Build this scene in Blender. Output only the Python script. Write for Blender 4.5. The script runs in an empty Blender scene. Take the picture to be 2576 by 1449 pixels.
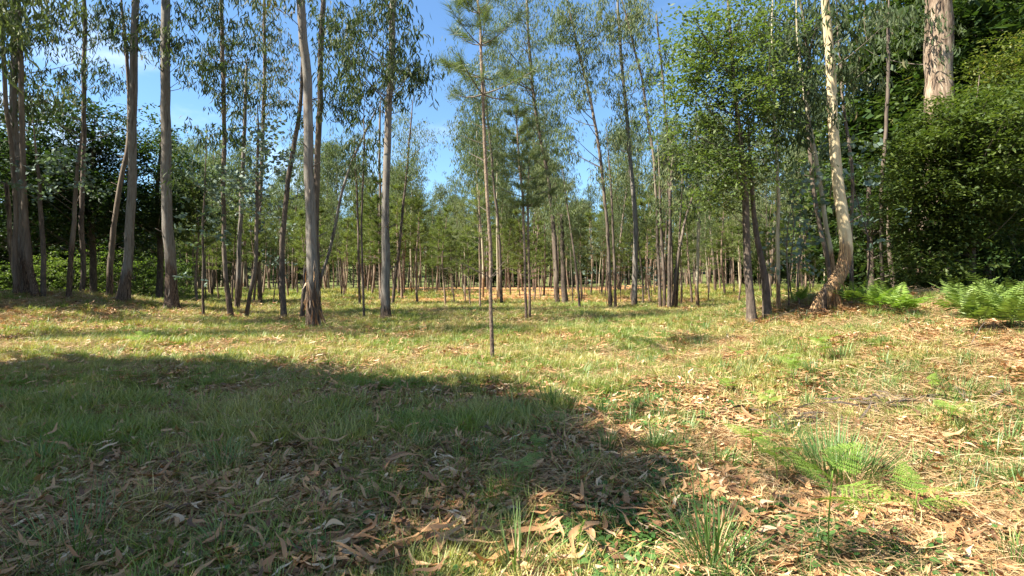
import bpy, math, random
import numpy as np
from mathutils import Vector

# ------------------------------------------------------------------ camera, sky, sun, exposure
SC = bpy.context.scene
COL = SC.collection
F, CX, HY, CAMZ = 1405.0, 1288.0, 707.0, 1.5      # focal length, centre column, horizon row, eye height
cam = bpy.data.objects.new('camera', bpy.data.cameras.new('camera'))
COL.objects.link(cam)
cam.location = (0, 0, CAMZ)
cam.rotation_euler = (math.radians(90) - math.atan((724.5 - HY) / F), 0, 0)
cam.data.lens = 36 * F / 2576
cam.data.sensor_width = 36
cam.data.clip_start = 0.05
cam.data.clip_end = 3000
SC.camera = cam

SUN = np.array([-0.60, -0.20, 0.80]); SUN = SUN / np.linalg.norm(SUN)
w = bpy.data.worlds.new('World'); SC.world = w; w.use_nodes = True
nt = w.node_tree; nt.nodes.clear()
N = nt.nodes.new; LK = nt.links.new
out = N('ShaderNodeOutputWorld'); bg = N('ShaderNodeBackground'); sky = N('ShaderNodeTexSky')
sky.sky_type = 'NISHITA'; sky.sun_disc = False
sky.sun_elevation = math.asin(SUN[2]); sky.sun_rotation = math.atan2(SUN[0], SUN[1])
sky.altitude = 300; sky.air_density = 1.0; sky.dust_density = 0.4; sky.ozone_density = 1.2
bg.inputs['Strength'].default_value = 0.050
tc = N('ShaderNodeTexCoord'); mp = N('ShaderNodeMapping'); mp.inputs['Scale'].default_value = (1.0, 1.0, 2.6)
nz = N('ShaderNodeTexNoise'); nz.inputs['Scale'].default_value = 2.1; nz.inputs['Detail'].default_value = 7; nz.inputs['Roughness'].default_value = 0.58
cr = N('ShaderNodeMapRange'); cr.interpolation_type = 'SMOOTHSTEP'
cr.inputs['From Min'].default_value = 0.47; cr.inputs['From Max'].default_value = 0.72
cr.inputs['To Max'].default_value = 0.75
sep = N('ShaderNodeSeparateXYZ')
ax = N('ShaderNodeMath'); ax.operation = 'ABSOLUTE'
b1 = N('ShaderNodeMath'); b1.operation = 'MULTIPLY_ADD'; b1.inputs[1].default_value = 0.36; b1.inputs[2].default_value = -0.16
add = N('ShaderNodeMath'); add.operation = 'ADD'
mix = N('ShaderNodeMixRGB'); mix.inputs['Color2'].default_value = (7.6, 8.2, 9.0, 1)
LK(tc.outputs['Generated'], mp.inputs[0]); LK(mp.outputs[0], nz.inputs['Vector'])
LK(tc.outputs['Generated'], sep.inputs[0]); LK(sep.outputs['X'], ax.inputs[0]); LK(ax.outputs[0], b1.inputs[0])
LK(nz.outputs[0], add.inputs[0]); LK(b1.outputs[0], add.inputs[1]); LK(add.outputs[0], cr.inputs['Value'])
LK(cr.outputs[0], mix.inputs['Fac']); tint = N('ShaderNodeMixRGB'); tint.blend_type = 'MULTIPLY'; tint.inputs[0].default_value = 1; tint.inputs['Color2'].default_value = (.80, 1.04, 1.20, 1)
LK(sky.outputs[0], tint.inputs['Color1']); LK(tint.outputs[0], mix.inputs['Color1']); LK(mix.outputs[0], bg.inputs['Color'])
LK(bg.outputs[0], out.inputs['Surface'])

sl = bpy.data.lights.new('sun', 'SUN'); sl.energy = 5.0; sl.angle = math.radians(0.55); sl.color = (1.0, 0.93, 0.80)
so = bpy.data.objects.new('sun', sl); COL.objects.link(so)
so.rotation_euler = Vector(SUN).to_track_quat('Z', 'Y').to_euler()
SC.view_settings.view_transform = 'Standard'; SC.view_settings.look = 'None'
SC.view_settings.gamma = 1; SC.view_settings.use_curve_mapping = False
SC.view_settings.exposure = 2.12
SC.render.engine = 'CYCLES'
SC.cycles.max_bounces = 6; SC.cycles.diffuse_bounces = 3; SC.cycles.transmission_bounces = 4
SC.cycles.transparent_max_bounces = 4

# ------------------------------------------------------------------ numeric helpers
R = np.random.default_rng(7)
_lat = np.random.default_rng(99).random((256, 256))
def vnoise(x, y):
    x = np.asarray(x, float); y = np.asarray(y, float)
    xi = np.floor(x).astype(int); yi = np.floor(y).astype(int); fx = x - xi; fy = y - yi
    fx = fx * fx * (3 - 2 * fx); fy = fy * fy * (3 - 2 * fy)
    a = _lat[xi & 255, yi & 255]; b = _lat[(xi + 1) & 255, yi & 255]
    c = _lat[xi & 255, (yi + 1) & 255]; d = _lat[(xi + 1) & 255, (yi + 1) & 255]
    return (a * (1 - fx) + b * fx) * (1 - fy) + (c * (1 - fx) + d * fx) * fy
def fbm(x, y, o=3):
    s = 0; a = 0.5; t = 0
    for k in range(o):
        s = s + a * vnoise(np.asarray(x) * 2 ** k + 17.3 * k, np.asarray(y) * 2 ** k + 5.1 * k); t += a; a *= .5
    return s / t
def sst(a, b, x):
    t = np.clip((np.asarray(x, float) - a) / (b - a), 0, 1); return t * t * (3 - 2 * t)
def gau(x, c, s): return np.exp(-((x - c) / s) ** 2)
def height(x, y):
    x = np.asarray(x, float); y = np.asarray(y, float); r = np.hypot(x, y)
    h = (fbm(x / 2.2 + 40, y / 2.2 + 40) - .5) * 0.22 * sst(1.0, 5, r) + (fbm(x / 9 + 3, y / 9 + 8, 2) - .5) * 0.34 * sst(3, 12, r)
    h = h + 1.0 * gau(x, 10.5, 4.2) * gau(y, 17, 4.0)
    h = h + 0.68 * sst(3.0, 9.5, x) * gau(y, 8, 6.5)
    h = h + 1.00 * sst(-9.5, -21, x) * gau(y, 23, 8)
    h = h + 0.5 * sst(9, 24, x) * sst(12, 26, y)
    h = h + 0.55 * sst(34, 75, y)
    h = h + 16 * sst(130, 300, y) + 6 * sst(60, 200, np.abs(x)) * sst(30, 90, y)
    return h
def ground_at(px, py):
    Y = np.concatenate([np.arange(1.2, 40, .05), np.arange(40, 160, .25)])
    x = (px - CX) / F * Y; z = CAMZ - (py - HY) / F * Y
    below = np.nonzero(z <= height(x, Y))[0]
    Yh = Y[below[0]] if len(below) else 110.0
    xh = (px - CX) / F * Yh
    return float(xh), float(Yh), float(height(xh, Yh))
def nrm(v): return v / np.maximum(np.linalg.norm(v, axis=-1, keepdims=True), 1e-9)

class MB:
    def __init__(s): s.V = []; s.Q = []; s.T = []; s.n = 0
    def add(s, v, q=None, t=None):
        if q is not None and len(q): s.Q.append(np.asarray(q, np.int32) + s.n)
        if t is not None and len(t): s.T.append(np.asarray(t, np.int32) + s.n)
        s.V.append(np.asarray(v, np.float32)); s.n += len(v)
    def mesh(s, name, mat, smooth=False):
        me = bpy.data.meshes.new(name)
        V = np.concatenate(s.V); Q = np.concatenate(s.Q) if s.Q else np.zeros((0, 4), np.int32)
        T = np.concatenate(s.T) if s.T else np.zeros((0, 3), np.int32)
        me.vertices.add(len(V)); me.vertices.foreach_set('co', V.ravel())
        me.loops.add(Q.size + T.size); me.loops.foreach_set('vertex_index', np.concatenate([Q.ravel(), T.ravel()]))
        me.polygons.add(len(Q) + len(T))
        me.polygons.foreach_set('loop_start', np.concatenate([np.arange(len(Q)) * 4, Q.size + np.arange(len(T)) * 3]).astype(np.int32))
        me.update(calc_edges=True)
        if smooth: me.polygons.foreach_set('use_smooth', np.ones(len(me.polygons), bool))
        for m in (mat if isinstance(mat, (list, tuple)) else [mat]): me.materials.append(m)
        me.validate()
        return me

def tube(mb, P, rad, sides=6, lump=0.0, seed=0, cap=True, flare=0.0, ref=(0.31, 0.93, 0.17)):
    P = np.asarray(P, float); n = len(P); rad = np.broadcast_to(np.asarray(rad, float), (n,))
    T = nrm(np.gradient(P, axis=0)); A = nrm(np.cross(T, np.array(ref))); B = np.cross(T, A)
    th = np.linspace(0, 2 * math.pi, sides, endpoint=False)
    rr = rad[:, None] * np.ones(sides)[None]
    if lump:
        L = np.concatenate([[0], np.cumsum(np.linalg.norm(np.diff(P, axis=0), axis=1))])
        rr = rr * (1 + lump * 2 * (fbm(L[:, None] * 1.3 + seed * 3.1, np.cos(th)[None] * 1.2 + np.sin(th)[None] * .9 + seed + 9, 3) - .5))
    if flare:
        z = P[:, 2] - P[0, 2]
        rr = rr * (1 + flare * np.exp(-np.maximum(z, 0) / 0.22)[:, None] * (1 + .45 * np.sin(4 * th + seed))[None])
    V = P[:, None] + rr[..., None] * (np.cos(th)[None, :, None] * A[:, None] + np.sin(th)[None, :, None] * B[:, None])
    i = np.arange(n - 1)[:, None] * sides; j = np.arange(sides)[None]; k = (j + 1) % sides
    Q = np.stack([i + j, i + k, i + sides + k, i + sides + j], -1).reshape(-1, 4)
    V = V.reshape(-1, 3); Tt = None
    if cap:
        V = np.vstack([V, P[-1:] + T[-1:] * rad[-1] * .3]); b = (n - 1) * sides
        Tt = np.stack([b + np.arange(sides), b + (np.arange(sides) + 1) % sides, np.full(sides, n * sides)], -1)
    mb.add(V, Q, Tt)

def leaves(mb, P, D, L, W, rng, curve=0.0, droop=0.0, K=3, up=None):
    """strips: P base points, D directions, L lengths, W widths"""
    n = len(P)
    if n == 0: return
    D = nrm(D); L = np.broadcast_to(L, (n,)); W = np.broadcast_to(W, (n,))
    rv = nrm(rng.normal(size=(n, 3))) if up is None else nrm(up + .35 * rng.normal(size=(n, 3)))
    S = nrm(np.cross(D, rv)); Nn = np.cross(S, D)
    cv = curve * rng.choice([-1, 1], n) * rng.uniform(.4, 1.3, n)
    dr = droop * rng.uniform(.3, 1.4, n)
    t = np.linspace(0, 1, K); V = []
    for a in range(K):
        c = P + D * (L * t[a])[:, None] + S * (cv * L * 4 * t[a] * (1 - t[a]))[:, None] - Nn * (dr * L * t[a] ** 2)[:, None]
        if a in (0, K - 1): V.append(c[:, None])
        else:
            wv = S * (W * .5 * math.sin(math.pi * t[a] ** .85))[:, None]
            V.append((c - wv)[:, None]); V.append((c + wv)[:, None])
    V = np.concatenate(V, 1); m = V.shape[1]; b = (np.arange(n) * m)[:, None]
    if K == 3: mb.add(V.reshape(-1, 3), b + np.array([[0, 1, 3, 2]]))
    else:
        t3 = np.concatenate([b + np.array([[0, 1, 2]]), b + np.array([[m - 3, m - 1, m - 2]])])
        q = np.concatenate([b + np.array([[1 + 2 * a, 3 + 2 * a, 4 + 2 * a, 2 + 2 * a]]) for a in range(K - 3)])
        mb.add(V.reshape(-1, 3), q, t3)
def needles(mb, P, D, L, W, rng):
    n = len(P); D = nrm(D); S = nrm(np.cross(D, rng.normal(size=(n, 3))))
    V = np.stack([P - S * W / 2, P + S * W / 2, P + D * np.broadcast_to(L, (n,))[:, None]], 1)
    mb.add(V.reshape(-1, 3), None, (np.arange(n) * 3)[:, None] + np.array([[0, 1, 2]]))

# ------------------------------------------------------------------ materials
def new_mat(name):
    m = bpy.data.materials.new(name); m.use_nodes = True; t = m.node_tree; t.nodes.clear(); return m, t, t.nodes.new, t.links.new
def ramp(n, stops):
    r = n('ShaderNodeValToRGB'); e = r.color_ramp.elements
    while len(e) < len(stops): e.new(.5)
    for i, (p, c) in enumerate(stops): e[i].position = p; e[i].color = (*c, 1)
    return r
def leaf_mat(name, stops, transl=.35, rough=.5, patch=None, spec=.4, trtint=(1.25, 1.35, .55)):
    m, t, n, l = new_mat(name)
    g = n('ShaderNodeNewGeometry'); oi = n('ShaderNodeObjectInfo')
    a = n('ShaderNodeMath'); a.operation = 'MULTIPLY'; a.inputs[1].default_value = .62; l(g.outputs['Random Per Island'], a.inputs[0])
    b = n('ShaderNodeMath'); b.operation = 'MULTIPLY_ADD'; b.inputs[1].default_value = .38; l(oi.outputs['Random'], b.inputs[0]); l(a.outputs[0], b.inputs[2])
    r = ramp(n, stops); l(b.outputs[0], r.inputs[0]); colr = r.outputs[0]
    if patch:
        nzz = n('ShaderNodeTexNoise'); nzz.inputs['Scale'].default_value = patch[0]; nzz.inputs['Detail'].default_value = 3
        l(g.outputs['Position'], nzz.inputs['Vector'])
        mr = n('ShaderNodeMapRange'); mr.inputs['From Min'].default_value = .40; mr.inputs['From Max'].default_value = .62; l(nzz.outputs[0], mr.inputs['Value'])
        mx = n('ShaderNodeMixRGB'); l(mr.outputs[0], mx.inputs[0]); l(colr, mx.inputs[1])
        r2 = ramp(n, patch[1]); l(b.outputs[0], r2.inputs[0]); l(r2.outputs[0], mx.inputs[2]); colr = mx.outputs[0]
    p = n('ShaderNodeBsdfPrincipled'); p.inputs['Roughness'].default_value = rough; p.inputs['Specular IOR Level'].default_value = spec
    l(colr, p.inputs['Base Color'])
    tr = n('ShaderNodeBsdfTranslucent'); tm = n('ShaderNodeMixRGB'); tm.blend_type = 'MULTIPLY'; tm.inputs[0].default_value = 1
    tm.inputs[2].default_value = (*trtint, 1); l(colr, tm.inputs[1]); l(tm.outputs[0], tr.inputs['Color'])
    mxs = n('ShaderNodeMixShader'); mxs.inputs[0].default_value = transl; l(p.outputs[0], mxs.inputs[1]); l(tr.outputs[0], mxs.inputs[2])
    o = n('ShaderNodeOutputMaterial'); l(mxs.outputs[0], o.inputs[0]); return m
def bark_mat(name, cols, low=None, lowz=(1.2, 3.2), stretch=.16, scale=9, bump=.6, rough=.85):
    m, t, n, l = new_mat(name)
    tcn = n('ShaderNodeTexCoord'); oi = n('ShaderNodeObjectInfo'); mpn = n('ShaderNodeMapping'); mpn.inputs['Scale'].default_value = (1, 1, stretch)
    l(tcn.outputs['Object'], mpn.inputs[0])
    sh = n('ShaderNodeVectorMath'); sh.operation = 'ADD'; l(mpn.outputs[0], sh.inputs[0]); l(oi.outputs['Random'], sh.inputs[1])
    n1 = n('ShaderNodeTexNoise'); n1.inputs['Scale'].default_value = scale; n1.inputs['Detail'].default_value = 6; n1.inputs['Roughness'].default_value = .65; l(sh.outputs[0], n1.inputs['Vector'])
    n2 = n('ShaderNodeTexNoise'); n2.inputs['Scale'].default_value = 2.2; n2.inputs['Detail'].default_value = 4; l(sh.outputs[0], n2.inputs['Vector'])
    av = n('ShaderNodeMath'); av.operation = 'MULTIPLY_ADD'; av.inputs[1].default_value = .45; l(n2.outputs[0], av.inputs[0])
    hv = n('ShaderNodeMath'); hv.operation = 'MULTIPLY'; hv.inputs[1].default_value = .55; l(n1.outputs[0], hv.inputs[0]); l(hv.outputs[0], av.inputs[2])
    r = ramp(n, cols); l(av.outputs[0], r.inputs[0]); colr = r.outputs[0]
    hgt = n1.outputs[0]
    if low:
        w1 = n('ShaderNodeTexWave'); w1.wave_type = 'BANDS'; w1.bands_direction = 'X'; w1.inputs['Scale'].default_value = 6; w1.inputs['Distortion'].default_value = 9
        w1.inputs['Detail'].default_value = 4; w1.inputs['Detail Scale'].default_value = 2
        mp2 = n('ShaderNodeMapping'); mp2.inputs['Scale'].default_value = (2, 2, .22); l(tcn.outputs['Object'], mp2.inputs[0]); l(mp2.outputs[0], w1.inputs['Vector'])
        rl = ramp(n, low); l(w1.outputs[1], rl.inputs[0])
        sp = n('ShaderNodeSeparateXYZ'); l(tcn.outputs['Object'], sp.inputs[0])
        q = n('ShaderNodeMath'); q.operation = 'MULTIPLY_ADD'; q.inputs[1].default_value = -3.2; l(n2.outputs[0], q.inputs[0]); l(sp.outputs['Z'], q.inputs[2])
        rz = n('ShaderNodeMath'); rz.operation = 'MULTIPLY_ADD'; rz.inputs[1].default_value = 1.4; l(oi.outputs['Random'], rz.inputs[0]); l(q.outputs[0], rz.inputs[2])
        mr = n('ShaderNodeMapRange'); mr.inputs['From Min'].default_value = lowz[0] - 1.2; mr.inputs['From Max'].default_value = lowz[0] - .95
        mr.inputs['To Min'].default_value = 1; mr.inputs['To Max'].default_value = 0; l(rz.outputs[0], mr.inputs['Value'])
        mx = n('ShaderNodeMixRGB'); l(mr.outputs[0], mx.inputs[0]); l(colr, mx.inputs[1]); l(rl.outputs[0], mx.inputs[2]); colr = mx.outputs[0]
        hm = n('ShaderNodeMixRGB'); l(mr.outputs[0], hm.inputs[0]); l(n1.outputs[0], hm.inputs[1]); l(w1.outputs[1], hm.inputs[2]); hgt = hm.outputs[0]
    bp = n('ShaderNodeBump'); bp.inputs['Strength'].default_value = bump; bp.inputs['Distance'].default_value = .03; l(hgt, bp.inputs['Height'])
    p = n('ShaderNodeBsdfPrincipled'); p.inputs['Roughness'].default_value = rough; p.inputs['Specular IOR Level'].default_value = .25
    l(colr, p.inputs['Base Color']); l(bp.outputs[0], p.inputs['Normal'])
    o = n('ShaderNodeOutputMaterial'); l(p.outputs[0], o.inputs[0]); return m

M = {}
M['euc_bark'] = bark_mat('euc_bark', [(.34, (0.0495, 0.0386, 0.0323)), (.43, (0.1125, 0.0966, 0.0808)), (.50, (0.1800, 0.1656, 0.1425)), (.56, (0.1350, 0.1058, 0.0836)), (.62, (0.2070, 0.1886, 0.1615)), (.75, (0.2790, 0.2668, 0.2375))],
                         low=[(.1, (0.0270, 0.0182, 0.0132)), (.5, (0.0918, 0.0599, 0.0419)), (.9, (0.1620, 0.1141, 0.0808))], lowz=(1.55, 3))
M['pale_bark'] = bark_mat('pale_bark', [(.30, (0.1934, 0.1487, 0.0939)), (.45, (0.3124, 0.2677, 0.1806)), (.56, (0.3867, 0.3421, 0.2456)), (.72, (0.2975, 0.3049, 0.2384))],
                          low=[(.1, (0.0744, 0.0409, 0.0217)), (.5, (0.2231, 0.1264, 0.0650)), (.9, (0.3421, 0.2231, 0.1228))], lowz=(1.25, 3))
M['bent_bark'] = bark_mat('bent_bark', [(.30, (0.2167, 0.1517, 0.0878)), (.43, (0.4063, 0.3224, 0.1920)), (.50, (0.5012, 0.4172, 0.2633)), (.56, (0.4063, 0.2970, 0.1646)), (.72, (0.4470, 0.4172, 0.2963))],
                          low=[(.1, (0.0949, 0.0506, 0.0263)), (.5, (0.2709, 0.1517, 0.0768)), (.9, (0.4605, 0.2908, 0.1427))], lowz=(2.0, 3))
M['thin_bark'] = bark_mat('thin_bark', [(.30, (0.0462, 0.0343, 0.0264)), (.48, (0.1122, 0.0858, 0.0660)), (.62, (0.1782, 0.1452, 0.1089)), (.75, (0.2244, 0.1914, 0.1452))],
                          low=[(.1, (0.0264, 0.0178, 0.0132)), (.5, (0.0858, 0.0561, 0.0396)), (.9, (0.1584, 0.1089, 0.0759))], lowz=(1.6, 3))
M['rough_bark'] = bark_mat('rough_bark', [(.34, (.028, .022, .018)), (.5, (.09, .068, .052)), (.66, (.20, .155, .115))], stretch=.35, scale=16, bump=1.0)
M['stringy_bark'] = bark_mat('stringy_bark', [(.40, (.025, .016, .011)), (.47, (.13, .09, .06)), (.53, (.22, .165, .115)), (.60, (.34, .27, .20))], stretch=.16, scale=13, bump=1.0)
M['pine_bark'] = bark_mat('pine_bark', [(.36, (0.0675, 0.0473, 0.0360)), (.5, (0.1743, 0.1237, 0.0878)), (.66, (0.3375, 0.2532, 0.1743))], stretch=.8, scale=26, bump=.9)
M['twig'] = bark_mat('twig', [(.3, (0.0630, 0.0490, 0.0385)), (.6, (0.1400, 0.1155, 0.0910))], scale=14, bump=.3)
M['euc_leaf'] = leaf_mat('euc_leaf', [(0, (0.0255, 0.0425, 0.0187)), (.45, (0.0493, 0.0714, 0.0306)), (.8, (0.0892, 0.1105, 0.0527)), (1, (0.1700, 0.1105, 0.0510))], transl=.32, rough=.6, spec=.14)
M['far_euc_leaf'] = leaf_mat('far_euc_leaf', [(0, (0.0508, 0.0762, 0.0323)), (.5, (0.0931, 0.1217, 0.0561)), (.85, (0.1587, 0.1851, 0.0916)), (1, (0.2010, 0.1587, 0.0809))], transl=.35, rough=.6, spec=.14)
M['silver_leaf'] = leaf_mat('silver_leaf', [(0, (0.0720, 0.1080, 0.0864)), (.5, (0.1224, 0.1692, 0.1368)), (1, (0.2160, 0.2664, 0.2304))], transl=.25, rough=.55, spec=.14)
M['green_leaf'] = leaf_mat('green_leaf', [(0, (0.0426, 0.0701, 0.0228)), (.5, (0.0800, 0.1196, 0.0377)), (1, (0.1492, 0.1733, 0.0626))], transl=.38, rough=.42, spec=.14)
M['dark_leaf'] = leaf_mat('dark_leaf', [(0, (0.0162, 0.0332, 0.0111)), (.5, (0.0310, 0.0576, 0.0162)), (.9, (0.0627, 0.0922, 0.0258)), (1, (0.1255, 0.1255, 0.0369))], transl=.3, rough=.48, spec=.14)
M['gold_leaf'] = leaf_mat('gold_leaf', [(0, (0.0311, 0.0525, 0.0142)), (.5, (0.0657, 0.0945, 0.0238)), (.88, (0.1175, 0.1399, 0.0356)), (1, (0.2074, 0.1749, 0.0475))], transl=.35, rough=.48, spec=.14)
M['bush_leaf'] = leaf_mat('bush_leaf', [(0, (0.0446, 0.0796, 0.0170)), (.5, (0.0765, 0.1224, 0.0272)), (1, (0.1402, 0.1775, 0.0476))], transl=.42, spec=.14)
M['needle'] = leaf_mat('needle', [(0, (0.0554, 0.0792, 0.0228)), (.5, (0.1045, 0.1408, 0.0388)), (1, (0.1865, 0.2145, 0.0707))], transl=.38, rough=.45, spec=.14)
M['near_needle'] = leaf_mat('near_needle', [(0, (.05, .075, .03)), (.5, (.095, .13, .052)), (1, (.20, .22, .11))], transl=.32, rough=.4, spec=.14)
M['grass'] = leaf_mat('grass', [(0, (0.0890, 0.1377, 0.0260)), (.5, (0.1484, 0.2203, 0.0360)), (.85, (0.2731, 0.2864, 0.0800)), (1, (0.4986, 0.3856, 0.1700))], transl=.35, rough=.5,
                      patch=(.55, [(0, (0.1543, 0.1818, 0.0400)), (.35, (0.2374, 0.2424, 0.0700)), (.7, (0.4036, 0.3415, 0.1300)), (1, (0.5936, 0.4627, 0.2100))]))
M['tussock'] = leaf_mat('tussock', [(0, (.045, .095, .022)), (.55, (.09, .16, .038)), (.9, (.17, .24, .075)), (1, (.45, .37, .18))], transl=.3, rough=.45)
M['straw'] = leaf_mat('straw', [(0, (.14, .085, .042)), (.5, (.34, .235, .115)), (1, (.56, .43, .23))], transl=.25, rough=.6, trtint=(1, .9, .6))
M['litter'] = leaf_mat('litter', [(0, (.04, .022, .013)), (.25, (.14, .070, .034)), (.5, (.32, .165, .070)), (.75, (.43, .26, .125)), (1, (.60, .48, .32))], transl=.15, rough=.5, trtint=(1, .7, .4), spec=.35)
M['fern'] = leaf_mat('fern', [(0, (.10, .175, .030)), (.5, (.155, .245, .042)), (1, (.25, .32, .07))], transl=.38, rough=.5, spec=.14)
M['fern_dark'] = leaf_mat('fern_dark', [(0, (0.0875, 0.1375, 0.0320)), (.5, (0.1438, 0.2090, 0.0480)), (1, (0.2250, 0.2860, 0.0800))], transl=.3, rough=.4, spec=.14)
M['ivy'] = leaf_mat('ivy', [(0, (.03, .075, .018)), (.5, (.055, .12, .028)), (1, (.10, .18, .05))], transl=.3, rough=.4, spec=.14)
def n_y(n, l, P):
    q = n('ShaderNodeSeparateXYZ'); l(P, q.inputs[0]); return q.outputs['Y']
def ground_mat():
    m, t, n, l = new_mat('forest_floor')
    g = n('ShaderNodeNewGeometry'); P = g.outputs['Position']
    def noi(s, d=5, r=.6):
        x = n('ShaderNodeTexNoise'); x.inputs['Scale'].default_value = s; x.inputs['Detail'].default_value = d; x.inputs['Roughness'].default_value = r; l(P, x.inputs['Vector']); return x.outputs[0]
    fine = noi(22, 8, .75); mid = noi(1.6, 5); big = noi(.17, 4)
    soil = ramp(n, [(.30, (.04, .022, .013)), (.48, (.12, .066, .034)), (.6, (.24, .14, .068)), (.75, (.38, .25, .13))]); l(fine, soil.inputs[0])
    gr = ramp(n, [(.30, (.03, .04, .012)), (.5, (.085, .10, .03)), (.7, (.19, .185, .07))]); l(fine, gr.inputs[0])
    orange = ramp(n, [(.3, (.16, .075, .033)), (.5, (.36, .185, .085)), (.7, (.50, .30, .155))]); l(fine, orange.inputs[0])
    mr = n('ShaderNodeMapRange'); mr.inputs['From Min'].default_value = .42; mr.inputs['From Max'].default_value = .60
    mf = n('ShaderNodeMath'); mf.operation = 'MULTIPLY_ADD'; mf.inputs[1].default_value = .004; l(n_y(n, l, P), mf.inputs[0]); l(mid, mf.inputs[2]); l(mf.outputs[0], mr.inputs['Value'])
    mx = n('ShaderNodeMixRGB'); l(mr.outputs[0], mx.inputs[0]); l(soil.outputs[0], mx.inputs[1]); l(gr.outputs[0], mx.inputs[2])
    sp = n('ShaderNodeSeparateXYZ'); l(P, sp.inputs[0])
    fy = n('ShaderNodeMapRange'); fy.inputs['From Min'].default_value = 26; fy.inputs['From Max'].default_value = 46; l(sp.outputs['Y'], fy.inputs['Value'])
    bm = n('ShaderNodeMath'); bm.operation = 'MULTIPLY_ADD'; bm.inputs[1].default_value = 2.2; bm.inputs[2].default_value = -.85; l(big, bm.inputs[0])
    ff = n('ShaderNodeMath'); ff.operation = 'ADD'; ff.use_clamp = True; l(bm.outputs[0], ff.inputs[0]); ff.inputs[1].default_value = .1
    fm = n('ShaderNodeMath'); fm.operation = 'MAXIMUM'; fm.inputs[0].default_value = 0; f2 = n('ShaderNodeMath'); f2.operation = 'MULTIPLY'; f2.inputs[1].default_value = 1.0
    dd = n('ShaderNodeVectorMath'); dd.operation = 'DISTANCE'; dd.inputs[1].default_value = (1, 56, 0); l(P, dd.inputs[0])
    dn = n('ShaderNodeMath'); dn.operation = 'MULTIPLY_ADD'; dn.inputs[1].default_value = 26; l(big, dn.inputs[0]); l(dd.outputs['Value'], dn.inputs[2])
    dm = n('ShaderNodeMapRange'); dm.inputs['From Min'].default_value = 43; dm.inputs['From Max'].default_value = 33; l(dn.outputs[0], dm.inputs['Value']); l(dm.outputs[0], f2.inputs[0]); l(f2.outputs[0], fm.inputs[1])
    cm = n('ShaderNodeMath'); cm.operation = 'MULTIPLY'; l(fm.outputs[0], cm.inputs[0]); cm.inputs[1].default_value = 1
    m2 = n('ShaderNodeMixRGB'); l(cm.outputs[0], m2.inputs[0]); l(mx.outputs[0], m2.inputs[1]); l(orange.outputs[0], m2.inputs[2])
    bp = n('ShaderNodeBump'); bp.inputs['Strength'].default_value = 1; bp.inputs['Distance'].default_value = .05; l(fine, bp.inputs['Height'])
    p = n('ShaderNodeBsdfPrincipled'); p.inputs['Roughness'].default_value = .95; p.inputs['Specular IOR Level'].default_value = .1
    l(m2.outputs[0], p.inputs['Base Color']); l(bp.outputs[0], p.inputs['Normal'])
    o = n('ShaderNodeOutputMaterial'); l(p.outputs[0], o.inputs[0]); return m
M['ground'] = ground_mat()

# ------------------------------------------------------------------ scene bookkeeping
def put(name, me, parent=None, loc=None, rot=None, scl=None):
    o = bpy.data.objects.new(name, me); COL.objects.link(o)
    if parent: o.parent = parent
    if loc is not None: o.location = loc
    if rot is not None: o.rotation_euler = rot
    if scl is not None: o.scale = (scl, scl, scl) if np.isscalar(scl) else scl
    return o
def tag(o, label, cat, group=None, kind=None):
    if label: o['label'] = label
    if cat: o['category'] = cat
    if group: o['group'] = group
    if kind: o['kind'] = kind
    return o
def thing(name, label, cat, loc, rz=0, scl=1, group=None):
    return tag(put(name, None, None, loc, (0, 0, rz), scl), label, cat, group)

def scatter(name, label, cat, pts, rots, scl, idx, protos, parent=None):
    """one 'stuff' object: geometry nodes put one of the prototype meshes on every point"""
    c = bpy.data.collections.new(name + '_pieces')
    for k, me in enumerate(protos):
        o = bpy.data.objects.new('%s_%02d' % (name, k), me); c.objects.link(o)
    me = bpy.data.meshes.new(name); n = len(pts)
    me.vertices.add(n); me.vertices.foreach_set('co', np.asarray(pts, np.float32).ravel())
    a = me.attributes.new('turn', 'FLOAT_VECTOR', 'POINT'); a.data.foreach_set('vector', np.asarray(rots, np.float32).ravel())
    a = me.attributes.new('size', 'FLOAT', 'POINT'); a.data.foreach_set('value', np.asarray(scl, np.float32))
    a = me.attributes.new('pick', 'INT', 'POINT'); a.data.foreach_set('value', np.asarray(idx, np.int32))
    o = put(name, me, parent)
    g = bpy.data.node_groups.new(name, 'GeometryNodeTree')
    g.interface.new_socket('Geometry', in_out='INPUT', socket_type='NodeSocketGeometry')
    g.interface.new_socket('Geometry', in_out='OUTPUT', socket_type='NodeSocketGeometry')
    n_ = g.nodes.new; l = g.links.new
    gi = n_('NodeGroupInput'); go = n_('NodeGroupOutput'); ip = n_('GeometryNodeInstanceOnPoints'); ci = n_('GeometryNodeCollectionInfo')
    ci.inputs['Collection'].default_value = c; ci.inputs['Separate Children'].default_value = True; ci.inputs['Reset Children'].default_value = True
    def na(nm, ty):
        x = n_('GeometryNodeInputNamedAttribute'); x.data_type = ty; x.inputs['Name'].default_value = nm; return x.outputs['Attribute']
    e = n_('FunctionNodeEulerToRotation'); l(na('turn', 'FLOAT_VECTOR'), e.inputs[0])
    l(gi.outputs[0], ip.inputs['Points']); l(ci.outputs[0], ip.inputs['Instance']); ip.inputs['Pick Instance'].default_value = True
    l(na('pick', 'INT'), ip.inputs['Instance Index']); l(e.outputs[0], ip.inputs['Rotation']); l(na('size', 'FLOAT'), ip.inputs['Scale'])
    l(ip.outputs[0], go.inputs[0])
    md = o.modifiers.new('scatter', 'NODES'); md.node_group = g
    return tag(o, label, cat, None, 'stuff')

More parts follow.
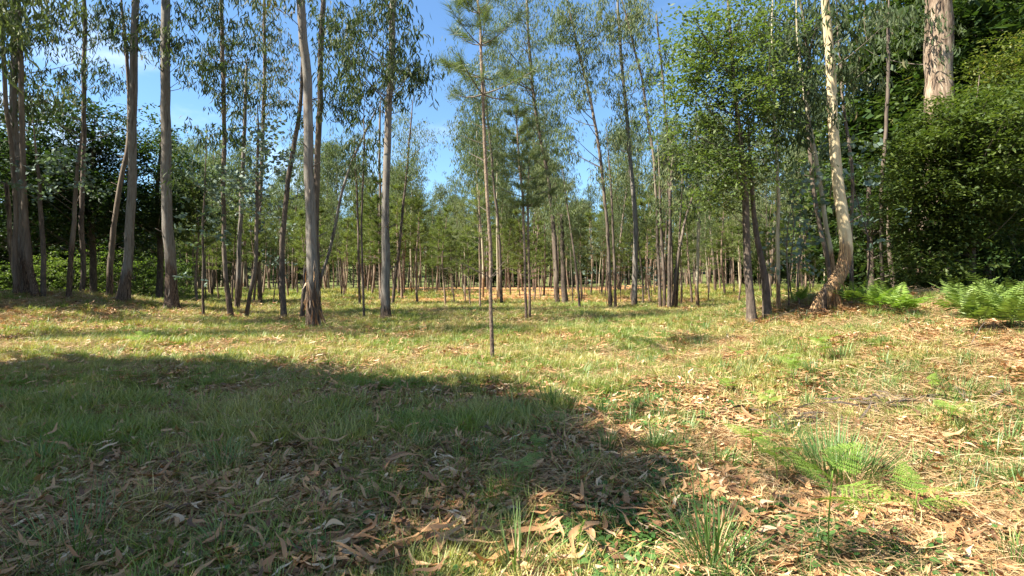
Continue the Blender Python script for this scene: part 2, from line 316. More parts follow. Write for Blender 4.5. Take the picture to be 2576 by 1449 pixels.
# ------------------------------------------------------------------ the ground: one sheet
def axis(segs):
    a = [segs[0][0]]
    for (s, e, st) in segs: a += list(np.arange(s + st, e + st * .5, st))
    return np.array(a)
xs = axis([(-600, -100, 50), (-100, -30, 5), (-30, -8, .4), (-8, 8, .09), (8, 30, .3), (30, 100, 5), (100, 600, 50)])
ys = axis([(-80, -10, 5), (-10, 1, .5), (1, 12, .09), (12, 30, .22), (30, 80, 1), (80, 320, 6), (320, 900, 40)])
X, Yg = np.meshgrid(xs, ys); Z = height(X, Yg) + (fbm(X * 2.6, Yg * 2.6, 3) - .5) * .07 * (np.hypot(X, Yg) < 32)
mb = MB(); nx, ny = len(xs), len(ys)
i = (np.arange(ny - 1) * nx)[:, None] + np.arange(nx - 1)[None]
mb.add(np.stack([X, Yg, Z], -1).reshape(-1, 3), np.stack([i, i + 1, i + nx + 1, i + nx], -1).reshape(-1, 4))
ground = put('ground', mb.mesh('ground', M['ground'], True)); ground['kind'] = 'structure'

# ------------------------------------------------------------------ tree making
def resample(P, step=.35):
    P = np.asarray(P, float); L = np.concatenate([[0], np.cumsum(np.linalg.norm(np.diff(P[:, :3], axis=0), axis=1))])
    n = max(int(L[-1] / step), 4); t = np.linspace(0, L[-1], n)
    out = np.stack([np.interp(t, L, P[:, k]) for k in range(P.shape[1])], -1)
    for _ in range(3 if n > 8 else 1): out[1:-1] = (out[:-2] + 2 * out[1:-1] + out[2:]) / 4
    return out
def limb(mb, trunk, target, rng, r0=None, rise=.5):
    """a bough from the trunk to a leaf cluster"""
    tz = trunk[:, 2]; hd = np.hypot(*(trunk[-1, :2] - target[:2])) if target[2] > tz[-1] else None
    k0 = np.argmin(np.abs(tz - target[2])); h = np.hypot(*(trunk[k0, :2] - target[:2]))
    zs = np.clip(target[2] - rise * h - .2, tz[0] + .3 * (tz[-1] - tz[0]) * .5, tz[-1] - .05); k = int(np.argmin(np.abs(tz - zs)))
    s = trunk[k, :3]; d = target - s; L = np.linalg.norm(d)
    midp = s + d * .5 + np.array([0, 0, -.05 * L]) + rng.normal(size=3) * .07 * L + np.array([d[0], d[1], 0]) * .08
    t = np.linspace(0, 1, 6)[:, None]; C = (1 - t) ** 2 * s + 2 * t * (1 - t) * midp + t ** 2 * target
    r = r0 if r0 else min(.008 + .0065 * L, trunk[k, 3] * .6)
    tube(mb, C, np.linspace(r, .004, 6), 4, cap=False)
    return C
def twig_to(mb, a, b, rng):
    L = np.linalg.norm(b - a); t = np.linspace(0, 1, 5)[:, None]; m_ = (a + b) / 2 + rng.normal(size=3) * .12 * L + np.array([0, 0, .1 * L])
    tube(mb, (1 - t) ** 2 * a + 2 * t * (1 - t) * m_ + t ** 2 * b, np.linspace(.004 + .004 * L, .003, 5), 3, cap=False)
def grow(tw, P, C, rng, prev, rise=.5, reach=1.3):
    """a bough from the trunk, or a twig from the nearest leafy end already there"""
    if prev:
        A = np.array(prev); d = np.linalg.norm(A - C, axis=1); k = int(np.argmin(d + 2 * (A[:, 2] > C[2] + .5)))
        if d[k] < reach and rng.random() < .72: twig_to(tw, A[k], C, rng); prev.append(C); return
    limb(tw, P, C, rng, rise=rise); prev.append(C)
def cluster(mb, c, kind, rng, n, L, rad, K, stretch=(1, 1, 1)):
    if kind == 'euc':
        sub = max(2, n // 9); sc = c + rng.normal(size=(sub, 3)) * rad * np.array([1, 1, .75])
        k = rng.integers(0, sub, n); P = sc[k] + rng.normal(size=(n, 3)) * rad * .28
        D = rng.normal(size=(n, 3)) * np.array([.42, .42, .25]) + np.array([0, 0, -.95])
        leaves(mb, P, D, L * rng.uniform(.6, 1.25, n), L * .17, rng, curve=.13, droop=.1, K=K)
    elif kind == 'round':
        sub = max(2, n // 8); sc = c + rng.normal(size=(sub, 3)) * rad * np.array([1, 1, .6]); k = rng.integers(0, sub, n)
        P = sc[k] + rng.normal(size=(n, 3)) * rad * .3; D = rng.normal(size=(n, 3)) * np.array([1, 1, .5])
        leaves(mb, P, D, L * rng.uniform(.6, 1.2, n), L * .62, rng, K=3)
    else:
        sub = max(2, n // 10); sc = c + rng.normal(size=(sub, 3)) * rad * np.array([1, 1, .45]); k = rng.integers(0, sub, n)
        P = sc[k] + rng.normal(size=(n, 3)) * rad * np.array([.32, .32, .12]); D = rng.normal(size=(n, 3)) * np.array([1, 1, .4]) + np.array([0, 0, -.15])
        leaves(mb, P, D, L * rng.uniform(.5, 1.2, n) ** 1.0 * (1 + .5 * (rng.random(n) < .15)), L * .42, rng, droop=.15, K=K, up=np.array([0, 0, 1.]))

def pine_needles(mb, tw, P0, rng, H, z0, lmax, dens=1.0, NL=.2, NW=.010, trunk=None, gap=.5, cand=True):
    z = z0
    while z < H * .985:
        t = (z - z0) / (H - z0); L = lmax * (1 - t) ** .75 * rng.uniform(.7, 1.1) + .22; nb = int(rng.integers(4, 6)); a0 = rng.uniform(0, 6.28)
        k = int(np.argmin(np.abs(trunk[:, 2] - z))); s = trunk[k, :3]
        for b in range(nb):
            if rng.random() < .12: continue
            a = a0 + b * 6.283 / nb + rng.normal() * .2; Lb = L * rng.uniform(.65, 1.15); up = .25 + .6 * t + rng.normal() * .08
            q = np.linspace(0, 1, 5)[:, None]; d = np.array([math.cos(a), math.sin(a), 0])
            C = s + d * Lb * q + np.array([0, 0, 1]) * (up * Lb * q ** 1.5)
            tube(tw, C, np.linspace(.006 + .008 * Lb, .004, 5), 4, cap=False)
            shoots = [(C[-1], C[-1] - C[-2])]
            for u in np.arange(.4 if Lb > .6 else .55, .98, .16 / max(dens, .3) ** .5):
                base = C[0] + (C[-1] - C[0]) * u; sd = 1 if rng.random() < .5 else -1
                shoots.append((base + rng.normal(size=3) * .03 + np.array([-d[1], d[0], .25]) * sd * .22 * Lb * (1.15 - u), d * .7 + np.array([-d[1], d[0], .35]) * sd * .8))
            for (c, dd) in shoots:
                n = int(34 * dens); dd = dd / np.linalg.norm(dd); dd = nrm(dd + np.array([0, 0, .35])); o = rng.random(n)[:, None]
                P = c - dd * .26 * o; rad = rng.normal(size=(n, 3)); rad -= (rad @ dd)[:, None] * dd; rad = nrm(rad)
                needles(mb, P, dd * .75 + rad * .75, NL * rng.uniform(.7, 1.15, n), NW, rng)
        z += gap * rng.uniform(.75, 1.25)
    top = trunk[-1, :3]; n = int(90 * dens); o = rng.random(n)[:, None]; rad = nrm(rng.normal(size=(n, 3)) * np.array([1, 1, .05]))
    needles(mb, top - np.array([0, 0, .7]) * o + np.array([0, 0, .1]), np.array([0, 0, 1.]) + rad * .7, NL * 1.1, NW, rng)

def trunk_local(P, sides=10, lump=.09, seed=0, flare=.35):
    mb = MB(); tube(mb, P[:, :3], P[:, 3], sides, lump, seed, True, flare, ref=(0, 1, .01)); return mb

def proto(kind, H, r0, seed, crown=.45, cw=2.0, ncl=60, nleaf=26, L=.24, rad=.45, K=3, leafm='far_euc_leaf', barkm='thin_bark', lean=.5, dens=1.0, z0=None, NW=.014, NL=.2, shape='open'):
    rng = np.random.default_rng(seed); n = 26; t = np.linspace(0, 1, n)
    P = np.stack([lean * rng.normal() * t ** 1.5 + .12 * np.sin(t * 7 + seed), lean * rng.normal() * t ** 1.5 + .12 * np.cos(t * 5 + seed) - .12 * math.cos(seed), -.25 + t * (H + .25), r0 * (1 - .86 * t ** 1.1)], -1)
    tm = trunk_local(P, 8, .08, seed, .3); tw = MB(); cr_ = MB()
    if kind == 'pine':
        pine_needles(cr_, tw, None, rng, H, z0 if z0 is not None else H * crown, cw, dens, NL, NW, P)
        for _ in range(9):
            z = rng.uniform(.9, max(1.4, (z0 or H * crown))); k = int(np.argmin(np.abs(P[:, 2] - z))); a = rng.uniform(0, 6.28); l_ = rng.uniform(.3, .9)
            tube(tw, P[k, :3] + np.linspace(0, 1, 4)[:, None] * np.array([math.cos(a), math.sin(a), .35]) * l_, np.linspace(.008, .003, 4), 3, cap=False)
    else:
        prev = []
        for c in range(ncl):
            u = rng.random() ** (.8 if shape == 'open' else 1); z = H * (crown + (1.02 - crown) * u)
            prof = math.sin(math.pi * min(1, (.15 + .85 * u)) ** .9) * .9 + .15 if shape != 'bush' else math.sqrt(max(.03, 1 - (2 * u - .8) ** 2 * .6))
            a = rng.uniform(0, 6.283); k = int(np.argmin(np.abs(P[:, 2] - z))); rr = cw * prof * math.sqrt(rng.uniform(.12, 1))
            C = np.array([P[k, 0] + rr * math.cos(a), P[k, 1] + rr * math.sin(a), z + rng.normal() * .2])
            grow(tw, P, C, rng, prev, .7 if kind == 'euc' else .4); cluster(cr_, C, kind, rng, nleaf, L, rad, K)
    return (tm.mesh('trunk', M[barkm], True), tw.mesh('branches', M['twig'], True), cr_.mesh('foliage', M[leafm]))
def plant_tree(pr, name, label, cat, x, y, rz=0, s=1, group=None):
    e = thing(name, label, cat, (x, y, float(height(x, y))), rz, s, group)
    put('trunk', pr[0], e); put('branches', pr[1], e)['kind'] = 'stuff'; put('crown', pr[2], e); return e

# hero trees traced as (column, row, width) along the trunk, foot first; crowns as leafy regions around the boughs
BASES = []
def hero(name, label, cat, pts, blobs=(), bark='euc_bark', leafm='euc_leaf', kind='euc', H=None, seed=1, L=.29, nleaf=34, rad=.36, K=4, flare=.5, sides=14, group=None, depth=None, lump=.10, zlean=0.0, dense=1.75, wscale=.86):
    rng = np.random.default_rng(seed)
    x0, Y, z0 = ground_at(pts[0][0], pts[0][1])
    if depth: Y = depth; x0 = (pts[0][0] - CX) / F * Y; z0 = float(height(x0, Y))
    BASES.append((x0, Y)); P = []
    for (px, py, wd) in pts:
        P.append([(px - CX) / F * Y - x0, 0, CAMZ + (HY - py) / F * Y - z0, wd * wscale / F * Y / 2])
    P = np.array(P); P[:, 2] -= P[0, 2]
    if H and P[-1, 2] < H:
        d = P[-1] - P[-2]; d = d / max(d[2], .1); add_ = H - P[-1, 2]
        m1 = P[-1] + np.array([d[0] * add_ * .4, 0, add_ * .5, 0]); m1[3] = P[-1, 3] * .6
        m2 = P[-1] + np.array([d[0] * add_ * .5, 0, add_, 0]); m2[3] = .012
        P = np.vstack([P, m1, m2])
    if not H and 'stump' not in name and 'dead' not in name:
        d = P[-1] - P[-2]; tip = P[-1] + d / max(np.linalg.norm(d[:3]), .1) * 1.6; tip[3] = .008; P = np.vstack([P, tip])
    base = P[0].copy(); base[2] = -.3; base[3] *= 1.05; P = np.vstack([base, P])
    P = resample(P, .3); tt = (P[:, 2] / max(P[-1, 2], 1))
    P[:, 1] += (fbm(P[:, 2] * .25 + seed, np.full(len(P), seed * 1.7), 2) - .5) * .5 * np.clip(P[:, 2] / 3, 0, 1) + zlean * tt
    P[:, 0] += (fbm(P[:, 2] * .9 + seed * 2, np.full(len(P), seed * .7), 2) - .5) * .07 * np.clip(P[:, 2], 0, 1)
    e = thing(name, label, cat, (x0, Y, z0), 0, 1, group)
    put('trunk', trunk_local(P, sides, lump, seed, flare).mesh('trunk', M[bark], True), e)
    tw = MB(); cr_ = MB(); prev = []; nleaf = int(nleaf * dense * (1.45 if leafm == 'far_euc_leaf' else 1))
    for (bx, by, rx, ry, nc) in blobs:
        cx, cz = (bx - CX) / F * Y - x0, CAMZ + (HY - by) / F * Y - z0; ax_, az = rx / F * Y, ry / F * Y
        for _ in range(nc):
            a = rng.uniform(0, 6.283); r_ = math.sqrt(rng.random()) * (1 + .16 * rng.normal())
            C = np.array([cx + ax_ * r_ * math.cos(a), rng.normal() * (ax_ + .4) * .6, cz + az * r_ * math.sin(a)])
            grow(tw, P, C, rng, prev); cluster(cr_, C, kind, rng, nleaf, L, rad, K)
    if H and H >= 13 and kind == 'euc' and blobs:
        z0_ = CAMZ + (HY + 20) / F * Y - z0 + .8; nab = int(min(50, 10 * max(0, H - z0_)))
        for _ in range(nab):
            z = rng.uniform(z0_, H * 1.02); k = int(np.argmin(np.abs(P[:, 2] - z))); a = rng.uniform(0, 6.283); q = 1.9 * math.sqrt(rng.uniform(.05, 1)) * (1.15 - .6 * z / H)
            C = np.array([P[k, 0] + q * math.cos(a), P[k, 1] + q * math.sin(a), z]); grow(tw, P, C, rng, prev); cluster(cr_, C, kind, rng, 66, .36, .45, 3)
    if P[0, 3] > .09 and bark != 'rough_bark' and 'stump' not in name:
        rb_ = MB(); n_ = 22 if P[0, 3] > .14 else 12; zz_ = rng.uniform(.15, 1, n_) ** 1.3 * 4.5; kk_ = np.array([int(np.argmin(np.abs(P[:, 2] - z))) for z in zz_]); a_ = rng.uniform(0, 6.283, n_)
        B_ = P[kk_, :3] + np.stack([np.cos(a_), np.sin(a_), 0 * a_], -1) * (P[kk_, 3] * 1.02)[:, None]
        leaves(rb_, B_, np.stack([np.cos(a_) * .12, np.sin(a_) * .12, -1 + 0 * a_], -1), rng.uniform(.15, .7, n_), rng.uniform(.012, .05, n_), rng, droop=.12, K=5, curve=.06)
        for _ in range(5):
            z = rng.uniform(1.5, 7); k = int(np.argmin(np.abs(P[:, 2] - z))); a = rng.uniform(0, 6.28); ll = rng.uniform(.08, .3)
            tube(rb_, P[k, :3] + np.linspace(0, 1, 4)[:, None] * np.array([math.cos(a), math.sin(a), .5]) * (P[k, 3] + ll), np.linspace(.025, .012, 4), 6)
        put('loose_bark', rb_.mesh('loose_bark', M['twig']), e)['kind'] = 'stuff'
    if blobs:
        put('branches', tw.mesh('branches', M['twig'], True), e)['kind'] = 'stuff'; put('crown', cr_.mesh('foliage', M[leafm]), e)
    return e, P, (x0, Y, z0)

# ------------------------------------------------------------------ traced trees, left group
hero('eucalyptus_tree', 'grey eucalyptus in the clump at the far left, thickest stem of the clump', 'tree',
     [(62, 742, 26), (53, 586, 20), (50, 469, 19), (44, 234, 18), (35, 0, 17)], [(60, 130, 70, 90, 12), (20, 260, 60, 80, 8), (130, 60, 70, 60, 9), (115, 190, 40, 60, 4)], H=17, seed=3)
hero('eucalyptus_tree', 'dark slender eucalyptus leaning out to the right foot of the far left clump', 'tree',
     [(92, 752, 20), (73, 674, 16), (64, 527, 15), (59, 293, 14), (50, 0, 13)], [(70, 60, 60, 50, 5)], bark='thin_bark', H=15, seed=4)
hero('eucalyptus_tree', 'thin grey eucalyptus stem at the very left edge of the photo', 'tree',
     [(40, 746, 14), (36, 560, 12), (30, 350, 11), (20, 176, 11), (12, 0, 10)], [(15, 60, 40, 70, 5)], bark='thin_bark', H=14, seed=5)
hero('dead_tree_stem', 'broken dead stem with a jagged top leaning on the far left clump', 'dead tree',
     [(46, 738, 13), (30, 640, 11), (20, 540, 11), (14, 463, 12)], bark='stringy_bark', seed=6, flare=.2)
hero('young_tree', 'thin lichen-grey young tree just right of the far left clump', 'tree',
     [(108, 752, 14), (109, 640, 13), (103, 510, 11), (100, 400, 7)], [(105, 430, 60, 60, 8)], bark='rough_bark', leafm='silver_leaf', kind='round', L=.2, nleaf=18, seed=7)
hero('young_tree', 'slim young tree with a greenish stem between the left clump and the leaning pair', 'tree',
     [(172, 752, 15), (182, 620, 13), (190, 492, 11), (200, 400, 8)], [(180, 440, 60, 60, 10)], bark='thin_bark', leafm='silver_leaf', kind='round', L=.2, nleaf=16, seed=8)
hero('eucalyptus_tree', 'dark stemmed eucalyptus with hanging leaf bunches against the upper left sky', 'tree',
     [(205, 745, 14), (212, 560, 13), (215, 340, 12), (214, 180, 12), (220, 0, 10)],
     [(150, 25, 60, 30, 6), (270, 55, 60, 50, 9), (190, 150, 90, 60, 11), (285, 205, 40, 30, 5), (140, 220, 60, 40, 6), (215, 280, 90, 40, 9)], bark='rough_bark', H=12, seed=9, depth=27)
hero('eucalyptus_tree', 'leaning brown eucalyptus that crosses behind its neighbour on the left', 'tree',
     [(274, 732, 18), (284, 620, 15), (300, 500, 13), (320, 370, 12), (326, 200, 10), (318, 40, 9)], [(320, 70, 40, 50, 4)], bark='thin_bark', H=14, seed=10, depth=25)
hero('eucalyptus_tree', 'tall grey eucalyptus with a curved brown foot, third large trunk from the left', 'tree',
     [(308, 744, 38), (314, 705, 29), (324, 645, 24), (331, 527, 23), (340, 293, 22), (347, 100, 20), (352, 0, 19)],
     [(350, 60, 45, 60, 8), (300, 40, 40, 40, 5), (385, 110, 30, 40, 4)], H=19, seed=11, depth=23.5)
hero('eucalyptus_tree', 'thick straight grey eucalyptus with a brown peeling foot left of the silver saplings', 'tree',
     [(431, 781, 42), (432, 735, 33), (431, 645, 29), (425, 527, 28), (418, 293, 26), (417, 100, 25), (416, 0, 24)],
     [(445, 90, 45, 45, 6), (400, 100, 35, 20, 3), (460, 190, 30, 50, 4)], H=21, seed=12)
hero('young_eucalyptus', 'skinny sapling with round silvery leaves in front of the left trees', 'sapling',
     [(512, 800, 8), (511, 700, 7), (513, 560, 6), (520, 440, 4)], [(515, 560, 45, 50, 7), (520, 470, 40, 50, 6), (500, 712, 20, 14, 1)], bark='thin_bark', leafm='silver_leaf', kind='round', L=.20, nleaf=14, rad=.3, seed=13, flare=.2)
hero('eucalyptus_tree', 'slender dark eucalyptus hung with long drooping leaf bunches, left of the main trunk', 'tree',
     [(582, 801, 17), (570, 710, 13), (563, 600, 12), (564, 350, 12), (565, 150, 11), (566, 0, 10)],
     [(520, 60, 60, 60, 9), (600, 90, 60, 80, 12), (530, 190, 55, 60, 8), (590, 210, 50, 60, 7), (540, 320, 50, 60, 7), (520, 420, 50, 50, 5)], bark='thin_bark', H=14, seed=14)
hero('eucalyptus_tree', 'mid grey eucalyptus stem behind the silver leaved sapling', 'tree',
     [(595, 780, 16), (603, 640, 12), (611, 480, 11), (620, 330, 10), (625, 180, 9)], [(610, 260, 50, 60, 7), (640, 170, 50, 60, 7)], H=12, seed=15)
hero('young_eucalyptus', 'bent stemmed young eucalyptus with a mass of round silvery leaves', 'sapling',
     [(617, 803, 12), (632, 735, 11), (646, 660, 11), (650, 500, 10), (650, 350, 7)],
     [(610, 460, 70, 60, 13), (670, 400, 60, 80, 12), (640, 340, 60, 40, 7), (655, 500, 60, 50, 7)], bark='thin_bark', leafm='silver_leaf', kind='round', L=.21, nleaf=17, rad=.32, seed=16)
hero('eucalyptus_tree', 'eucalyptus with dense dark crown of hanging leaves left of the main trunk', 'tree',
     [(655, 770, 13), (652, 640, 12), (655, 480, 11), (662, 300, 10), (668, 120, 9), (670, 0, 8)],
     [(660, 60, 70, 70, 12), (725, 120, 50, 90, 10), (690, 210, 70, 60, 9), (640, 180, 60, 60, 7), (700, 300, 60, 60, 8)], bark='thin_bark', H=13, seed=17)
hero('eucalyptus_tree', 'dark rough eucalyptus leaning up to the right into the main trunk', 'tree',
     [(714, 803, 18), (708, 645, 15), (720, 527, 14), (741, 352, 13), (757, 250, 10), (765, 120, 8)], [(745, 300, 30, 50, 3)], bark='rough_bark', H=11, seed=18)
e, P, o_ = hero('eucalyptus_tree', 'tallest pale smooth eucalyptus in the middle left with bark peeling at its foot', 'tree',
     [(787, 828, 42), (786, 800, 36), (786, 720, 33), (785, 645, 31), (782, 527, 29), (776, 352, 27), (770, 176, 25), (763, 60, 24), (760, 0, 23)], [(740, 40, 40, 40, 3)], H=22, seed=19, flare=.35, sides=20)
# loose bark strips hanging on its foot
rb = np.random.default_rng(5); sb = MB()
n = 34; a = rb.uniform(0, 6.28, n); zz = rb.uniform(.25, 2.0, n); kk = np.array([int(np.argmin(np.abs(P[:, 2] - z))) for z in zz])
Pp = P[kk, :3] + np.stack([np.cos(a), np.sin(a), 0 * a], -1) * (P[kk, 3] * 1.03)[:, None]
leaves(sb, Pp, np.stack([np.cos(a) * .25, np.sin(a) * .25, -1 + 0 * a], -1), rb.uniform(.2, .6, n), rb.uniform(.03, .09, n), rb, droop=.25, K=5, curve=.06)
put('peeling_bark', sb.mesh('peeling_bark', M['litter']), e)
hero('eucalyptus_tree', 'second grey eucalyptus stem close behind the right side of the main pale trunk', 'tree',
     [(800, 795, 20), (797, 660, 17), (797, 527, 17), (799, 410, 17), (805, 234, 16), (812, 60, 15), (815, 0, 14)],
     [(850, 250, 50, 55, 7), (835, 60, 60, 60, 9), (880, 120, 50, 50, 6)], bark='thin_bark', H=18, seed=20)
hero('tree_stump', 'short dark broken stump against the left foot of the main pale trunk', 'stump',
     [(760, 803, 14), (763, 740, 12), (768, 674, 10)], bark='rough_bark', seed=21, flare=.5)
hero('curved_tree_stem', 'thin bare stem that bows out to the right of the main trunk and up', 'tree',
     [(797, 700, 8), (806, 600, 8), (835, 527, 9), (858, 410, 8), (893, 293, 7), (928, 222, 5)], [(900, 240, 50, 40, 6), (870, 270, 40, 40, 5), (940, 190, 50, 50, 6)], seed=22, depth=ground_at(800, 795)[1], flare=0)
hero('eucalyptus_tree', 'tall pale eucalyptus with long drooping leaves against the blue gap, dark flared foot', 'tree',
     [(972, 808, 34), (970, 780, 27), (970, 700, 25), (971, 645, 24), (972, 469, 21), (976, 293, 20), (983, 176, 19), (992, 30, 18), (994, 0, 18)],
     [(900, 100, 70, 90, 16), (955, 200, 90, 70, 15), (1015, 165, 50, 60, 8), (1062, 180, 28, 30, 4), (945, 40, 80, 50, 9), (1000, 50, 40, 40, 5), (880, 190, 50, 50, 6)], H=19, seed=23, L=.3, sides=20, flare=.7)
hero('pine_tree', 'dark stemmed pine leaning left behind the tall eucalyptus', 'tree',
     [(987, 768, 10), (999, 674, 9), (1011, 557, 8), (1028, 380, 6), (1036, 290, 4)],
     [(1030, 330, 50, 60, 14), (1010, 420, 50, 50, 9), (1060, 380, 40, 60, 8)], bark='rough_bark', leafm='far_euc_leaf', L=.22, seed=24, rad=.5, nleaf=40)
hero('young_tree', 'thin dark double stem standing between the two tall pale trunks, nearer stem', 'tree',
     [(916, 803, 7), (912, 700, 6), (911, 586, 6), (917, 352, 5)], [(905, 400, 30, 50, 5), (920, 330, 25, 30, 3)], bark='rough_bark', seed=25, flare=.2)
hero('young_tree', 'thin dark stem just left behind the double stem between the two tall pale trunks', 'tree',
     [(905, 770, 8), (903, 640, 7), (900, 500, 6), (896, 400, 5)], [(895, 430, 40, 50, 7)], bark='rough_bark', seed=26, flare=.2)
hero('young_tree', 'straight reddish thin stem just behind the left side of the eucalyptus by the blue gap', 'tree',
     [(957, 758, 9), (956, 600, 8), (955, 420, 7), (957, 293, 6)], [(950, 330, 25, 50, 4)], bark='thin_bark', seed=27)

# ------------------------------------------------------------------ centre
def pine_hero(name, label, pts, z0px, topH, lmax, seed, dens=1.2, NL=.26, NW=.008, gap=.62, bark='pine_bark', depth=None):
    e, P, (x0, Y, zb) = hero(name, label, 'tree', pts, bark=bark, seed=seed, H=topH, flare=.15, depth=depth)
    z0 = CAMZ + (HY - z0px) / F * Y - zb; mb_ = MB(); tw = MB(); r_ = np.random.default_rng(seed)
    pine_needles(mb_, tw, None, r_, P[-1, 2], z0, lmax, dens, NL, NW, P, gap)
    for _ in range(10):
        z = r_.uniform(1.2, z0); k = int(np.argmin(np.abs(P[:, 2] - z))); a = r_.uniform(0, 6.28); l_ = r_.uniform(.3, 1.1)
        tube(tw, P[k, :3] + np.linspace(0, 1, 4)[:, None] * np.array([math.cos(a), math.sin(a), .45]) * l_, np.linspace(.008, .003, 4), 4, cap=False)
    put('branches', tw.mesh('branches', M['twig'], True), e)['kind'] = 'stuff'; put('needles', mb_.mesh('needles', M['near_needle'] if NW < .012 else M['needle']), e)
    return e
pine_hero('young_pine', 'knobbly slender pine standing alone nearest in the middle of the clearing',
          [(1239, 908, 12), (1238, 800, 11), (1234, 645, 11), (1228, 527, 10), (1220, 381, 9), (1218, 264, 9), (1214, 117, 8), (1200, 0, 5)], 262, 6.9, 1.35, 31, dens=1.75, NL=.26, NW=.0075, gap=.62)
pine_hero('young_pine', 'bushy dark pine with two close stems right of the lone slender pine, left stem',
          [(1324, 806, 8), (1321, 700, 8), (1316, 504, 7), (1305, 400, 6), (1300, 310, 4)], 520, 7.6, 1.25, 32, dens=1.5, NL=.26, NW=.011, gap=.45)
pine_hero('young_pine', 'right hand stem of the close pair of pines in the middle',
          [(1333, 804, 8), (1330, 650, 7), (1328, 500, 6), (1330, 420, 4)], 520, 6.0, .8, 33, dens=1.1, NL=.24, NW=.011, gap=.5)
pine_hero('young_pine', 'thin pale stemmed pine left of the lone slender pine and farther off',
          [(1208, 779, 6), (1207, 680, 5), (1208, 557, 5), (1206, 480, 3)], 600, 5.4, 1.1, 34, dens=.9, NL=.26, NW=.013, gap=.45)
hero('eucalyptus_tree', 'tall eucalyptus whose grey drooping crown fills the sky behind the middle pines', 'tree',
     [(1403, 770, 14), (1395, 600, 12), (1380, 450, 10), (1350, 300, 9), (1330, 120, 8), (1325, 0, 6)],
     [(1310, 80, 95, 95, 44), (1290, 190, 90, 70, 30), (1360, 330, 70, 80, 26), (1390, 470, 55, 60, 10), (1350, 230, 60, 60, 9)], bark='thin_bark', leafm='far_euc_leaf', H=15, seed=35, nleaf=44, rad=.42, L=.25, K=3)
hero('eucalyptus_tree', 'grey eucalyptus showing its hanging crown left of the lone pine stem', 'tree',
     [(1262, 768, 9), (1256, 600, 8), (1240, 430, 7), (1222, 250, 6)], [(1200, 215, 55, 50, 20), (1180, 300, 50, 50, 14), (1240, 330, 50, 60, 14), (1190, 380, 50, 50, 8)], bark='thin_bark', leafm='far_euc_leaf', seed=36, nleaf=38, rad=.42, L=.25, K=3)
hero('eucalyptus_tree', 'thin eucalyptus leaning left over the middle blue gap', 'tree',
     [(1536, 779, 12), (1532, 650, 10), (1524, 527, 9), (1507, 381, 9), (1483, 234, 8), (1445, 90, 7), (1425, 0, 5)],
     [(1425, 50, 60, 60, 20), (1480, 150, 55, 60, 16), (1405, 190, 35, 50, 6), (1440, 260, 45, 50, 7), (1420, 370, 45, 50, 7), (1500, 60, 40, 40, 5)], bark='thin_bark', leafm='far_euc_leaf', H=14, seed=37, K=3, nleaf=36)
hero('eucalyptus_tree', 'short second stem beside the leaning thin eucalyptus right of the middle', 'tree',
     [(1549, 779, 9), (1545, 650, 7), (1536, 480, 6), (1530, 400, 4)], [(1530, 430, 30, 40, 5)], bark='thin_bark', leafm='far_euc_leaf', seed=38, K=3)
hero('eucalyptus_tree', 'pinkish grey straight eucalyptus with a dark foot right of the middle', 'tree',
     [(1595, 774, 18), (1597, 700, 15), (1598, 557, 14), (1592, 469, 13), (1580, 322, 11), (1562, 150, 9), (1553, 0, 7)],
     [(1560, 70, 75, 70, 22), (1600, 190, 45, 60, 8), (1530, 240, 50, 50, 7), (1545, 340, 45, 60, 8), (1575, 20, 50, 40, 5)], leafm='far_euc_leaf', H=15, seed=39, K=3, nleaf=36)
hero('eucalyptus_tree', 'long thin eucalyptus leaning left with its leafy tip at the top of the photo', 'tree',
     [(1662, 778, 11), (1659, 703, 9), (1650, 498, 8), (1636, 352, 8), (1615, 193, 7), (1571, 29, 5), (1560, 0, 4)],
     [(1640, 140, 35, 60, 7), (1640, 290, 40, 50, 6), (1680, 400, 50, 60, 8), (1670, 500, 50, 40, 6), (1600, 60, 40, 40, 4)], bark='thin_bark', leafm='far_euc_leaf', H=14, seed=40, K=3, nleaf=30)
hero('eucalyptus_tree', 'nearly bare thin eucalyptus reaching up left of the bright green tree', 'tree',
     [(1690, 778, 9), (1688, 600, 8), (1680, 380, 7), (1664, 190, 6), (1650, 40, 5)], [(1665, 130, 25, 40, 2), (1690, 420, 40, 50, 6)], bark='thin_bark', leafm='far_euc_leaf', H=13, seed=41, K=3)
cl = [((1672, 779, 10), (1667, 640, 9), (1660, 480, 7), (1655, 380, 4), 'leftmost stem of the ragged clump of brown stems right of the middle'),
      ((1683, 780, 11), (1684, 640, 9), (1686, 480, 7), (1690, 380, 4), 'shaggy dark stem in the middle of the ragged brown clump'),
      ((1693, 779, 10), (1702, 660, 9), (1722, 560, 8), (1745, 480, 5), 'stem of the ragged brown clump that leans away to the right'),
      ((1701, 778, 7), (1706, 680, 6), (1712, 560, 5), (1716, 440, 3), 'thinnest stem at the right foot of the ragged brown clump')]
for i, (a, b, c, d, lb) in enumerate(cl):
    hero('eucalyptus_tree', lb, 'tree', [a, b, c, d], [(d[0], d[1] + 20, 35, 60, 5)], bark='rough_bark' if i == 1 else 'thin_bark', leafm='far_euc_leaf', seed=50 + i, K=3, flare=.6)
hero('tree_stump', 'dark tall broken stump with a charred look behind the pine pair', 'stump',
     [(1422, 768, 20), (1418, 700, 16), (1414, 620, 13), (1413, 540, 8)], bark='rough_bark', seed=55)
hero('young_tree', 'dark crooked stem leaning left just right of the charred stump', 'tree',
     [(1459, 779, 8), (1452, 700, 6), (1442, 615, 6), (1425, 500, 4)], [(1425, 520, 30, 50, 5)], bark='rough_bark', leafm='far_euc_leaf', seed=56, K=3)
